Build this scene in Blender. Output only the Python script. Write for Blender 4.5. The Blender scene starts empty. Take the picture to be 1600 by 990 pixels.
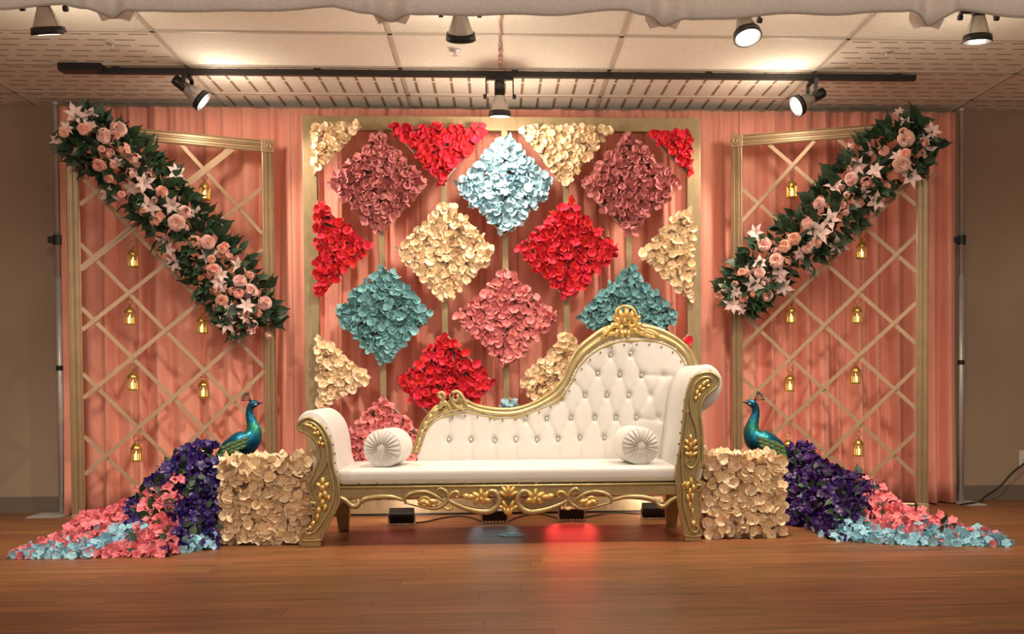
import bpy, math, random
from mathutils import Vector, Matrix, Euler
random.seed(7)
R = math.radians
C = bpy.context.scene.collection
scene = bpy.context.scene

# ------------------------------------------------------------------ camera
F, CX, CY, CAMH = 1620.0, 860.0, 637.0, 0.829
YAW, PITCH, ROLL = R(3.0), R(-1.5), R(-0.38)
cam_rot = Matrix.Rotation(-YAW, 3, 'Z') @ Matrix.Rotation(R(90) + PITCH, 3, 'X') @ Matrix.Rotation(ROLL, 3, 'Z')
cd = bpy.data.cameras.new('camera')
cd.sensor_width = 36.0
cd.lens = F / 1600 * 36
cd.shift_x = (800 - CX) / 1600
cd.shift_y = (CY - 495) / 1600
cam = bpy.data.objects.new('camera', cd)
C.objects.link(cam)
cam.matrix_world = Matrix.Translation((0, 0, CAMH)) @ cam_rot.to_4x4()
scene.camera = cam

# ------------------------------------------------------------------ world, light, exposure
w = bpy.data.worlds.new('world')
scene.world = w
w.use_nodes = True
bg = w.node_tree.nodes['Background']
bg.inputs[0].default_value = (1.0, 0.84, 0.70, 1)
bg.inputs[1].default_value = 0.36
vs = scene.view_settings
vs.view_transform = 'Standard'
vs.look = 'None'
vs.gamma = 1
vs.use_curve_mapping = False
vs.exposure = 0.0


def lamp(kind, name, loc, target, energy, color, **kw):
    ld = bpy.data.lights.new(name, kind)
    ld.energy = energy
    ld.color = color
    for k, v in kw.items():
        setattr(ld, k, v)
    o = bpy.data.objects.new(name, ld)
    C.objects.link(o)
    o.location = loc
    d = Vector(target) - Vector(loc)
    o.rotation_euler = d.to_track_quat('-Z', 'Y').to_euler()
    return o


# the hall's own ceiling lights, behind and above the photographer
lamp('AREA', 'hall_ceiling_light', (-1.5, -1.2, 3.6), (-0.6, 6.0, 0.7), 52, (1.0, 0.86, 0.70), shape='RECTANGLE', size=3.0, size_y=1.2)
lamp('AREA', 'hall_ceiling_light', (1.7, -1.2, 3.6), (0.6, 6.0, 0.7), 52, (1.0, 0.86, 0.70), shape='RECTANGLE', size=3.0, size_y=1.2)


# ------------------------------------------------------------------ pixel helpers
def ray(px, py):
    return cam_rot @ Vector(((px - CX) / F, -(py - CY) / F, -1.0))


def atY(px, py, Y):
    d = ray(px, py)
    t = Y / d.y
    return Vector((d.x * t, Y, CAMH + d.z * t))


def atZ(px, py, Z):
    d = ray(px, py)
    t = (Z - CAMH) / d.z
    return Vector((d.x * t, d.y * t, Z))


def at_plane(px, py, p0, n):
    d = ray(px, py)
    o = Vector((0, 0, CAMH))
    t = (p0 - o).dot(n) / d.dot(n)
    return o + d * t


# ------------------------------------------------------------------ materials
def mat(name, col, rough=0.6, metal=0.0, var=0.0, noise=0.0, nscale=20.0, bump=0.0, bscale=60.0, stretch=None,
        emit=None, estr=0.0, sheen=0.0, spec=None, sub=0.0, coat=0.0, hue=0.0, offset=False):
    m = bpy.data.materials.new(name)
    m.use_nodes = True
    nt = m.node_tree
    N, L = nt.nodes, nt.links
    b = N['Principled BSDF']
    b.inputs['Roughness'].default_value = rough
    b.inputs['Metallic'].default_value = metal
    if spec is not None:
        b.inputs['Specular IOR Level'].default_value = spec
    if sheen:
        b.inputs['Sheen Weight'].default_value = sheen
    if coat:
        b.inputs['Coat Weight'].default_value = coat
        b.inputs['Coat Roughness'].default_value = 0.15
    if emit:
        b.inputs['Emission Color'].default_value = (*emit, 1)
        b.inputs['Emission Strength'].default_value = estr
    tc = N.new('ShaderNodeTexCoord')
    src = tc.outputs['Object']
    if offset:
        oi0 = N.new('ShaderNodeObjectInfo')
        vm = N.new('ShaderNodeVectorMath')
        vm.operation = 'ADD'
        sc0 = N.new('ShaderNodeMath')
        sc0.operation = 'MULTIPLY'
        sc0.inputs[1].default_value = 40
        L.new(oi0.outputs['Random'], sc0.inputs[0])
        L.new(src, vm.inputs[0])
        L.new(sc0.outputs[0], vm.inputs[1])
        src = vm.outputs[0]
    if stretch:
        mp = N.new('ShaderNodeMapping')
        mp.inputs['Scale'].default_value = stretch
        L.new(src, mp.inputs['Vector'])
        src = mp.outputs['Vector']
    rgb = N.new('ShaderNodeRGB')
    rgb.outputs[0].default_value = (*col, 1)
    out = rgb.outputs[0]
    if var or hue:
        oi = N.new('ShaderNodeObjectInfo')
        hs = N.new('ShaderNodeHueSaturation')
        mr = N.new('ShaderNodeMapRange')
        mr.inputs['To Min'].default_value = 1 - var
        mr.inputs['To Max'].default_value = 1 + var
        L.new(oi.outputs['Random'], mr.inputs['Value'])
        L.new(mr.outputs[0], hs.inputs['Value'])
        if hue:
            mr2 = N.new('ShaderNodeMapRange')
            mr2.inputs['To Min'].default_value = 0.5 - hue
            mr2.inputs['To Max'].default_value = 0.5 + hue
            ml = N.new('ShaderNodeMath')
            ml.operation = 'FRACT'
            mm = N.new('ShaderNodeMath')
            mm.operation = 'MULTIPLY'
            mm.inputs[1].default_value = 7.31
            L.new(oi.outputs['Random'], mm.inputs[0])
            L.new(mm.outputs[0], ml.inputs[0])
            L.new(ml.outputs[0], mr2.inputs['Value'])
            L.new(mr2.outputs[0], hs.inputs['Hue'])
        L.new(out, hs.inputs['Color'])
        out = hs.outputs[0]
    if noise:
        no = N.new('ShaderNodeTexNoise')
        no.inputs['Scale'].default_value = nscale
        no.inputs['Detail'].default_value = 5
        L.new(src, no.inputs['Vector'])
        mr = N.new('ShaderNodeMapRange')
        mr.inputs['From Min'].default_value = 0.3
        mr.inputs['From Max'].default_value = 0.7
        mr.inputs['To Min'].default_value = 1 - noise
        mr.inputs['To Max'].default_value = 1 + noise
        hs = N.new('ShaderNodeHueSaturation')
        L.new(no.outputs['Fac'], mr.inputs['Value'])
        L.new(mr.outputs[0], hs.inputs['Value'])
        L.new(out, hs.inputs['Color'])
        out = hs.outputs[0]
    L.new(out, b.inputs['Base Color'])
    if bump:
        no = N.new('ShaderNodeTexNoise')
        no.inputs['Scale'].default_value = bscale
        no.inputs['Detail'].default_value = 3
        L.new(src, no.inputs['Vector'])
        bp = N.new('ShaderNodeBump')
        bp.inputs['Strength'].default_value = bump
        bp.inputs['Distance'].default_value = 0.01
        L.new(no.outputs['Fac'], bp.inputs['Height'])
        L.new(bp.outputs[0], b.inputs['Normal'])
    return m


M = {}
M['wall'] = mat('beige_wall_paint', (0.42, 0.31, 0.22), 0.8, noise=0.04, nscale=3, bump=0.05, bscale=150)
M['base'] = mat('baseboard_vinyl', (0.20, 0.155, 0.12), 0.55, noise=0.05)
M['tile'] = mat('mineral_fibre_tile', (0.84, 0.79, 0.68), 0.9, var=0.04, noise=0.06, nscale=70, bump=0.3, bscale=120)
M['tee'] = mat('ceiling_tee_paint', (0.55, 0.48, 0.40), 0.6, noise=0.04)
M['slot'] = mat('tile_slot_dark', (0.30, 0.20, 0.155), 0.9, noise=0.1)
M['wood'] = mat('laminate_plank', (0.235, 0.095, 0.034), 0.40, var=0.15, noise=0.42, nscale=2.2, stretch=(1.0, 22, 8), bump=0.05, bscale=9, spec=0.4, hue=0.008, offset=True)
M['under'] = mat('subfloor_dark', (0.08, 0.035, 0.02), 0.8, noise=0.1)
M['drape'] = mat('salmon_drape', (0.86, 0.36, 0.27), 0.75, noise=0.05, nscale=9, stretch=(1, 1, .2), sheen=0.25, bump=0.05, bscale=300)
M['valance'] = mat('oatmeal_linen', (0.80, 0.70, 0.63), 0.9, noise=0.07, nscale=90, bump=0.2, bscale=250)
M['piping'] = mat('valance_piping', (0.42, 0.34, 0.28), 0.85, noise=0.05)
M['fgold'] = mat('gold_painted_wood', (0.34, 0.25, 0.135), 0.45, metal=0.3, noise=0.12, nscale=14, stretch=(3, 3, 1), bump=0.06, bscale=60)
M['lgold'] = mat('fluted_gold_moulding', (0.40, 0.275, 0.155), 0.40, metal=0.35, noise=0.08, nscale=10)
M['slat'] = mat('gold_lattice_slat', (0.44, 0.29, 0.18), 0.5, metal=0.25, noise=0.08, nscale=12)
M['sgold'] = mat('antique_gold_leaf', (0.50, 0.385, 0.185), 0.36, metal=0.7, noise=0.12, nscale=25, bump=0.08, bscale=40)
M['bgold'] = mat('bright_gold_carving', (0.80, 0.56, 0.20), 0.3, metal=0.75, noise=0.1, nscale=30)
M['leather'] = mat('white_leatherette', (0.70, 0.67, 0.635), 0.42, noise=0.02, nscale=20, bump=0.08, bscale=90, spec=0.45)
M['crystal'] = mat('crystal_button', (0.75, 0.75, 0.78), 0.12, metal=0.7, noise=0.2, nscale=200)
M['nail'] = mat('bronze_nail', (0.30, 0.23, 0.12), 0.3, metal=0.9, noise=0.1)
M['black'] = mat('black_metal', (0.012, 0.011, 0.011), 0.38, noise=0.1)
M['steel'] = mat('brushed_steel', (0.60, 0.58, 0.57), 0.4, metal=0.45, noise=0.05)
M['glassgrey'] = mat('reflector_grey', (0.55, 0.52, 0.48), 0.25, metal=0.6, noise=0.1)
M['lens_on'] = mat('lamp_lens_lit', (1, 0.95, 0.85), 0.3, emit=(1.0, 0.90, 0.74), estr=9, noise=0.02)
M['lens_off'] = mat('lamp_lens_dim', (0.45, 0.40, 0.34), 0.3, emit=(1.0, 0.9, 0.75), estr=0.06, noise=0.1)
M['lantern'] = mat('lantern_brass', (0.62, 0.42, 0.10), 0.25, metal=0.85, noise=0.1, nscale=60)
M['candle'] = mat('candle_glow', (1, 0.85, 0.3), 0.5, emit=(1.0, 0.72, 0.18), estr=3.2, noise=0.02)
M['cord'] = mat('black_rubber_cord', (0.015, 0.012, 0.01), 0.5, noise=0.1)
M['ribbon'] = mat('mauve_ribbon', (0.42, 0.22, 0.19), 0.7, noise=0.1)
M['plastic'] = mat('white_plastic', (0.75, 0.72, 0.68), 0.4, noise=0.02)
M['teal'] = mat('greenish_cover_plate', (0.22, 0.38, 0.34), 0.35, metal=0.3, noise=0.15, nscale=60)
M['board'] = mat('panel_board', (0.62, 0.42, 0.30), 0.6, noise=0.08, nscale=20)
M['core'] = mat('crevice_shade_core', (0.16, 0.11, 0.08), 0.9, noise=0.2)  # dark tone paints in the shade of crevices between petals
pet = dict(rough=0.7, var=0.10, noise=0.08, nscale=40, hue=0.006, sheen=0.15)
M['f_cream'] = mat('cream_petal', (0.92, 0.72, 0.48), **pet)
M['f_red'] = mat('red_petal', (0.74, 0.012, 0.035), **pet)
M['f_rose'] = mat('dusty_rose_petal', (0.60, 0.20, 0.20), **pet)
M['f_pink'] = mat('pink_petal', (0.80, 0.27, 0.27), **pet)
M['f_blue'] = mat('pale_blue_petal', (0.37, 0.57, 0.66), **pet)
M['f_teal'] = mat('teal_petal', (0.18, 0.40, 0.43), **pet)
M['b_purple'] = mat('violet_blossom', (0.030, 0.011, 0.115), 0.36, var=0.5, noise=0.15, hue=0.04)
M['b_pink'] = mat('coral_pink_blossom', (0.94, 0.25, 0.30), 0.65, var=0.12, noise=0.08, hue=0.01)
M['b_blue'] = mat('sky_blue_blossom', (0.34, 0.66, 0.78), 0.65, var=0.12, noise=0.08, hue=0.015)
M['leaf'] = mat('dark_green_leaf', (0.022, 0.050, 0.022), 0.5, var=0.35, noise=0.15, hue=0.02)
M['leaf2'] = mat('mid_green_leaf', (0.035, 0.085, 0.035), 0.5, var=0.35, noise=0.15, hue=0.02)
M['g_rose'] = mat('blush_rose', (0.85, 0.52, 0.46), 0.65, var=0.10, noise=0.06, hue=0.01)
M['g_peach'] = mat('peach_bloom', (0.84, 0.42, 0.33), 0.65, var=0.12, noise=0.06, hue=0.01)
M['g_lily'] = mat('pale_lily', (0.80, 0.58, 0.54), 0.6, var=0.08, noise=0.05, hue=0.01)
M['stamen'] = mat('stamen', (0.5, 0.25, 0.12), 0.7, noise=0.1)


def peacock_mat(name, wing=False):
    m = bpy.data.materials.new(name)
    m.use_nodes = True
    N, L = m.node_tree.nodes, m.node_tree.links
    b = N['Principled BSDF']
    b.inputs['Metallic'].default_value = 0.65
    b.inputs['Roughness'].default_value = 0.28
    tc = N.new('ShaderNodeTexCoord')
    sx = N.new('ShaderNodeSeparateXYZ')
    L.new(tc.outputs['Generated'], sx.inputs[0])
    no = N.new('ShaderNodeTexNoise')
    no.inputs['Scale'].default_value = 9
    no.inputs['Detail'].default_value = 4
    L.new(tc.outputs['Generated'], no.inputs['Vector'])
    ad = N.new('ShaderNodeMath')
    ad.operation = 'MULTIPLY_ADD'
    ad.inputs[1].default_value = 0.35
    L.new(no.outputs['Fac'], ad.inputs[0])
    L.new(sx.outputs['Z'], ad.inputs[2])
    cr = N.new('ShaderNodeValToRGB')
    e = cr.color_ramp.elements
    if wing:
        pts = [(0.1, (0.05, 0.12, 0.04)), (0.35, (0.35, 0.42, 0.06)), (0.6, (0.03, 0.22, 0.14)), (0.8, (0.3, 0.4, 0.08)), (1.0, (0.02, 0.10, 0.12))]
    else:
        pts = [(0.12, (0.01, 0.05, 0.06)), (0.35, (0.005, 0.07, 0.17)), (0.55, (0.005, 0.15, 0.28)), (0.72, (0.03, 0.26, 0.16)), (0.88, (0.005, 0.15, 0.28)), (1.1, (0.005, 0.09, 0.17))]
    e[0].position, e[0].color = pts[0][0], (*pts[0][1], 1)
    e[1].position, e[1].color = 1.0, (*pts[-1][1], 1)
    for p, c in pts[1:-1]:
        x = e.new(p)
        x.color = (*c, 1)
    L.new(ad.outputs[0], cr.inputs[0])
    L.new(cr.outputs[0], b.inputs['Base Color'])
    vo = N.new('ShaderNodeTexVoronoi')
    vo.inputs['Scale'].default_value = 30
    L.new(tc.outputs['Generated'], vo.inputs['Vector'])
    bp = N.new('ShaderNodeBump')
    bp.inputs['Strength'].default_value = 0.25
    bp.inputs['Distance'].default_value = 0.005
    L.new(vo.outputs['Distance'], bp.inputs['Height'])
    L.new(bp.outputs[0], b.inputs['Normal'])
    return m


M['pea'] = peacock_mat('peacock_metallic_body')
M['wing'] = peacock_mat('peacock_metallic_wing', True)


# ------------------------------------------------------------------ mesh helpers
class MB:
    def __init__(s):
        s.v, s.f = [], []

    def add(s, vs_, fs):
        n = len(s.v)
        s.v += [Vector(v) for v in vs_]
        s.f += [tuple(i + n for i in f) for f in fs]
        return s

    def box(s, a, b):
        x0, y0, z0 = a
        x1, y1, z1 = b
        return s.add([(x0, y0, z0), (x1, y0, z0), (x1, y1, z0), (x0, y1, z0), (x0, y0, z1), (x1, y0, z1), (x1, y1, z1), (x0, y1, z1)],
                     [(0, 3, 2, 1), (4, 5, 6, 7), (0, 1, 5, 4), (1, 2, 6, 5), (2, 3, 7, 6), (3, 0, 4, 7)])

    def obox(s, c, ux, uy, uz):
        c, ux, uy, uz = Vector(c), Vector(ux), Vector(uy), Vector(uz)
        p = [c + a * ux + b * uy + d * uz for d in (-1, 1) for a, b in ((-1, -1), (1, -1), (1, 1), (-1, 1))]
        return s.add(p, [(0, 3, 2, 1), (4, 5, 6, 7), (0, 1, 5, 4), (1, 2, 6, 5), (2, 3, 7, 6), (3, 0, 4, 7)])

    def bar(s, a, b, w, d, up=(0, 1, 0)):
        a, b = Vector(a), Vector(b)
        t = (b - a)
        u = Vector(up).normalized()
        n = t.cross(u).normalized()
        return s.obox((a + b) / 2, t / 2, n * w / 2, u * d / 2)

    def tube(s, pts, rad, n=8, cap=True):
        pts = [Vector(p) for p in pts]
        k = len(pts)
        if not isinstance(rad, (list, tuple)):
            rad = [rad] * k
        t0 = (pts[1] - pts[0]).normalized()
        ref = Vector((0, 0, 1)) if abs(t0.z) < 0.9 else Vector((1, 0, 0))
        u = t0.cross(ref).normalized()
        vs_, fs = [], []
        for i in range(k):
            t = (pts[min(i + 1, k - 1)] - pts[max(i - 1, 0)]).normalized()
            u = (u - t * u.dot(t)).normalized()
            v = t.cross(u)
            for j in range(n):
                a = 2 * math.pi * j / n
                vs_.append(pts[i] + (u * math.cos(a) + v * math.sin(a)) * rad[i])
        for i in range(k - 1):
            for j in range(n):
                j2 = (j + 1) % n
                fs.append((i * n + j, i * n + j2, (i + 1) * n + j2, (i + 1) * n + j))
        if cap:
            fs.append(tuple(range(n - 1, -1, -1)))
            fs.append(tuple((k - 1) * n + j for j in range(n)))
        return s.add(vs_, fs)

    def ell(s, c, ax, nu=10, nv=6, rot=None):
        c = Vector(c)
        vs_, fs = [], []
        for i in range(1, nv):
            th = math.pi * i / nv
            for j in range(nu):
                a = 2 * math.pi * j / nu
                p = Vector((ax[0] * math.sin(th) * math.cos(a), ax[1] * math.sin(th) * math.sin(a), ax[2] * math.cos(th)))
                vs_.append(c + (rot @ p if rot else p))
        top = Vector((0, 0, ax[2]))
        vs_.append(c + (rot @ top if rot else top))
        vs_.append(c - (rot @ top if rot else top))
        nt, nb = len(vs_) - 2, len(vs_) - 1
        for i in range(nv - 2):
            for j in range(nu):
                j2 = (j + 1) % nu
                fs.append((i * nu + j, (i + 1) * nu + j, (i + 1) * nu + j2, i * nu + j2))
        for j in range(nu):
            j2 = (j + 1) % nu
            fs.append((nt, j, j2))
            fs.append((nb, (nv - 2) * nu + j2, (nv - 2) * nu + j))
        return s.add(vs_, fs)

    def lathe(s, c, prof, n=16, rot=None, cap=True):
        c = Vector(c)
        vs_, fs = [], []
        for r, z in prof:
            for j in range(n):
                a = 2 * math.pi * j / n
                p = Vector((r * math.cos(a), r * math.sin(a), z))
                vs_.append(c + (rot @ p if rot else p))
        for i in range(len(prof) - 1):
            for j in range(n):
                j2 = (j + 1) % n
                fs.append((i * n + j, i * n + j2, (i + 1) * n + j2, (i + 1) * n + j))
        if cap:
            fs.append(tuple(range(n - 1, -1, -1)))
            fs.append(tuple((len(prof) - 1) * n + j for j in range(n)))
        return s.add(vs_, fs)

    def plate(s, pts, y0, y1):
        """closed outline in XZ, extruded along Y"""
        n = len(pts)
        vs_ = [Vector((p[0], y0, p[-1])) for p in pts] + [Vector((p[0], y1, p[-1])) for p in pts]
        fs = [tuple(range(n)), tuple(range(2 * n - 1, n - 1, -1))]
        for i in range(n):
            j = (i + 1) % n
            fs.append((i, i + n, j + n, j))
        return s.add(vs_, fs)

    def build(s, name, m, parent=None, smooth=False, origin=None, bevel=0.0):
        me = bpy.data.meshes.new(name)
        o0 = Vector(parent['_o']) if parent is not None else Vector(origin or (0, 0, 0))
        me.from_pydata([v - o0 for v in s.v], [], s.f)
        me.materials.append(M[m])
        if smooth:
            me.polygons.foreach_set('use_smooth', [True] * len(me.polygons))
        me.update()
        o = bpy.data.objects.new(name, me)
        C.objects.link(o)
        if parent is not None:
            o.parent = parent
        else:
            o.location = o0
        o['_o'] = tuple(o0)
        if bevel:
            b = o.modifiers.new('bevel', 'BEVEL')
            b.width = bevel
            b.segments = 2
            b.limit_method = 'ANGLE'
            b.angle_limit = R(40)
        return o


def tag(o, label, cat, group=None, kind=None):
    if label:
        o['label'] = label
    if cat:
        o['category'] = cat
    if group:
        o['group'] = group
    if kind:
        o['kind'] = kind
    return o


def thing(name, loc, label, cat, group=None):
    o = bpy.data.objects.new(name, None)
    o.empty_display_size = 0.1
    C.objects.link(o)
    o.location = loc
    o['_o'] = tuple(loc)
    return tag(o, label, cat, group)


def struct(o):
    o['kind'] = 'structure'
    return o


def inst(name, mesh, parent, loc, rot, scale, m=None):
    """a piece sharing mesh data, placed in world space under parent"""
    o = bpy.data.objects.new(name, mesh)
    C.objects.link(o)
    o.parent = parent
    o.location = Vector(loc) - Vector(parent['_o'])
    o.rotation_mode = 'QUATERNION'
    o.rotation_quaternion = rot
    o.scale = (scale,) * 3 if not isinstance(scale, (tuple, list)) else scale
    return o


def spline(pts, n=6, closed=False):
    pts = [Vector(p) for p in pts]
    k = len(pts)
    out = []
    rng = range(k if closed else k - 1)
    for i in rng:
        if closed:
            p0, p1, p2, p3 = pts[i - 1], pts[i], pts[(i + 1) % k], pts[(i + 2) % k]
        else:
            p0, p1, p2, p3 = pts[max(i - 1, 0)], pts[i], pts[i + 1], pts[min(i + 2, k - 1)]
        for j in range(n):
            t = j / n
            out.append(0.5 * ((2 * p1) + (p2 - p0) * t + (2 * p0 - 5 * p1 + 4 * p2 - p3) * t * t + (3 * p1 - p0 - 3 * p2 + p3) * t ** 3))
    if not closed:
        out.append(pts[-1])
    return out


def resample(pts, n):
    L = [0]
    for a, b in zip(pts, pts[1:]):
        L.append(L[-1] + (b - a).length)
    out, j = [], 0
    for i in range(n):
        d = L[-1] * i / (n - 1)
        while j < len(L) - 2 and L[j + 1] < d:
            j += 1
        s = L[j + 1] - L[j]
        out.append(pts[j].lerp(pts[j + 1], (d - L[j]) / s if s else 0))
    return out


def facing(n, spin=None, tilt=0.0):
    """quaternion turning +Z to direction n, with random spin and tilt"""
    n = Vector(n).normalized()
    if tilt:
        n = (n + Vector((random.gauss(0, tilt), random.gauss(0, tilt), random.gauss(0, tilt)))).normalized()
    q = n.to_track_quat('Z', 'Y')
    from mathutils import Quaternion
    return q @ Quaternion((0, 0, 1), random.uniform(0, 6.283) if spin is None else spin)


def inpoly(x, y, poly):
    c = False
    j = len(poly) - 1
    for i in range(len(poly)):
        xi, yi = poly[i]
        xj, yj = poly[j]
        if (yi > y) != (yj > y) and x < (xj - xi) * (y - yi) / (yj - yi) + xi:
            c = not c
        j = i
    return c


def interp(x, tab):
    if x <= tab[0][0]:
        return tab[0][1]
    for (a, b), (c, d) in zip(tab, tab[1:]):
        if x <= c:
            return b + (d - b) * (x - a) / (c - a)
    return tab[-1][1]


# ------------------------------------------------------------------ flower pieces (unit sized, +Z is the face)
def petal_grid(mb, L_, W, ang, lift, curl, nu=3, nv=2, point=0.0, ruffle=0.0, base=0.0):
    """a petal from the centre outwards along angle ang"""
    ca, sa = math.cos(ang), math.sin(ang)
    vs_, fs = [], []
    for i in range(nu + 1):
        t = i / nu
        r = base + L_ * t
        prof = math.sin(math.pi * min(0.96, 0.12 + t * (0.72 + 0.2 * point))) ** (0.8 + point)
        for j in range(nv + 1):
            s = (j / nv - 0.5) * 2
            wd = W * prof * s
            z = lift * t + curl * t * t + 0.12 * W * s * s + random.uniform(-1, 1) * ruffle * t
            rr = r - 0.10 * L_ * abs(s) * t * (1 - point)
            vs_.append((ca * rr - sa * wd, sa * rr + ca * wd, z))
    for i in range(nu):
        for j in range(nv):
            a = i * (nv + 1) + j
            fs.append((a, a + nv + 1, a + nv + 2, a + 1))
    mb.add(vs_, fs)


def piece_mesh(name, mb, m, smooth=True, mats=None, idx=None):
    me = bpy.data.meshes.new(name)
    me.from_pydata(mb.v, [], mb.f)
    for x in ([m] if mats is None else mats):
        me.materials.append(M[x])
    me.polygons.foreach_set('use_smooth', [smooth] * len(me.polygons))
    if idx:
        me.polygons.foreach_set('material_index', idx)
    me.update()
    return me


def floret_geo(k):
    random.seed(100 + k)
    mb = MB()
    n = 4
    off = random.uniform(0, 1)
    for i in range(n):
        petal_grid(mb, random.uniform(0.85, 1.1), random.uniform(0.60, 0.80), off + i * math.tau / n + random.uniform(-.15, .15),
                   random.uniform(0.2, 1.1), random.uniform(-0.7, 0.5), 3, 2, 0.0, 0.26, 0.03)
    return mb


FLORET = {}


def florets(m, kinds=5):
    if m not in FLORET:
        FLORET[m] = [piece_mesh('floret', floret_geo(k), m) for k in range(kinds)]
    return FLORET[m]


def blossom_geo(k):
    random.seed(200 + k)
    mb = MB()
    for i in range(5):
        petal_grid(mb, random.uniform(0.9, 1.1), 0.46, i * math.tau / 5 + random.uniform(-.2, .2), random.uniform(0.1, 0.6), random.uniform(-0.5, 0.2), 3, 2, 0.1, 0.12, 0.05)
    return mb


def rose_geo(k):
    random.seed(300 + k)
    mb = MB()
    for layer, (n, r, lift, z0, W) in enumerate([(3, 0.34, 0.55, 0.28, 0.34), (4, 0.55, 0.48, 0.18, 0.46), (5, 0.80, 0.35, 0.05, 0.55), (6, 1.0, 0.12, -0.05, 0.58)]):
        for i in range(n):
            a = layer * 0.6 + i * math.tau / n
            t = MB()
            petal_grid(t, r, W, a, lift, -0.05 if layer < 2 else -0.18, 4, 3, 0, 0.03, 0.02)
            for v in t.v:
                d = math.hypot(v.x, v.y)
                v.z += z0 + 0.15 * math.sin(d * 3)
            mb.add(t.v, t.f)
    mb.ell((0, 0, 0.35), (0.14, 0.14, 0.25), 6, 4)
    return mb


def lily_geo(k):
    random.seed(400 + k)
    mb = MB()
    for i in range(6):
        petal_grid(mb, random.uniform(0.9, 1.1), 0.19 if i % 2 else 0.25, i * math.tau / 6 + random.uniform(-.1, .1), 0.75, random.uniform(-0.75, -0.45), 5, 2, 1.0, 0.02, 0.04)
    return mb


def leaf_geo(k):
    random.seed(500 + k)
    mb = MB()
    petal_grid(mb, 1.0, 0.21 + 0.05 * (k % 3), 0, 0.25, random.uniform(-0.5, -0.2), 5, 2, 1.0, 0.02, 0)
    return mb


def cluster_geo(k):
    random.seed(600 + k)
    mb = MB()
    for i in range(11):
        th = math.acos(1 - random.random() * 0.95)
        ph = i * 2.4
        n = Vector((math.sin(th) * math.cos(ph), math.sin(th) * math.sin(ph), math.cos(th) * 0.7))
        q = n.to_track_quat('Z', 'Y')
        t = MB()
        for j in range(4):
            petal_grid(t, 0.40, 0.30, j * math.tau / 4 + i, 0.08, -0.04, 2, 2, 0, 0.05, 0.01)
        mb.add([q @ v + n * 0.75 for v in t.v], t.f)
    return mb


def meshes(fn, m, n, name):
    return [piece_mesh(name, fn(k), m) for k in range(n)]


BLOS = {c: meshes(blossom_geo, c, 4, 'blossom') for c in ('b_purple', 'b_pink', 'b_blue')}
ROSE = meshes(rose_geo, 'g_rose', 2, 'rose')
ROSEP = meshes(rose_geo, 'g_peach', 2, 'rose')
LILY = meshes(lily_geo, 'g_lily', 3, 'lily')
CLUS = meshes(cluster_geo, 'g_rose', 2, 'hydrangea')
CLUSP = meshes(cluster_geo, 'g_peach', 2, 'hydrangea')
LEAF = meshes(leaf_geo, 'leaf', 3, 'leaf') + meshes(leaf_geo, 'leaf2', 2, 'leaf')
random.seed(11)

# ------------------------------------------------------------------ the room
WALL_Y = 0.5 * (atZ(50, 800, 0).y + atZ(1560, 780, 0).y)
CEIL = 0.5 * (atY(50, 163, WALL_Y).z + atY(1560, 175, WALL_Y).z)
XL, XR = -4.6, 4.7
YFRONT = 2.3
print('WALL_Y', WALL_Y, 'CEIL', CEIL)
struct(MB().box((XL, WALL_Y, -0.1), (XR, WALL_Y + 0.12, CEIL + 0.1)).build('wall_back', 'wall'))
struct(MB().box((XL - 0.12, 3.6, -0.1), (XL, WALL_Y + 0.12, CEIL + 0.1)).build('wall_left', 'wall'))
struct(MB().box((XR, 3.6, -0.1), (XR + 0.12, WALL_Y + 0.12, CEIL + 0.1)).build('wall_right', 'wall'))
bb = MB().box((XL, WALL_Y - 0.012, 0.0), (XR, WALL_Y, 0.10)).box((XL, WALL_Y - 0.022, 0.0), (XR, WALL_Y - 0.012, 0.018))
struct(bb.build('baseboard_back', 'base'))

floor = struct(MB().box((XL, YFRONT, -0.1), (XR, WALL_Y, -0.012)).build('floor', 'under'))
PW, PL = 0.128, 1.42
pm = MB().box((0.0006, 0.0006, -0.012), (PL - 0.0006, PW - 0.0006, 0.0))
plank_me = None
row, y = 0, YFRONT
while y < WALL_Y - 0.01:
    x = XL - random.uniform(0, PL)
    d = min(PW, WALL_Y - y)
    while x < XR:
        a, b = max(x, XL), min(x + PL, XR)
        if b - a > 0.02:
            if plank_me is None:
                plank_me = bpy.data.meshes.new('plank')
                plank_me.from_pydata(pm.v, [], pm.f)
                plank_me.materials.append(M['wood'])
            o = bpy.data.objects.new('plank', plank_me)
            C.objects.link(o)
            o.parent = floor
            o.location = (a, y, 0)
            o.scale = ((b - a) / PL, d / PW, 1)
        x += PL
    y += PW

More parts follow.
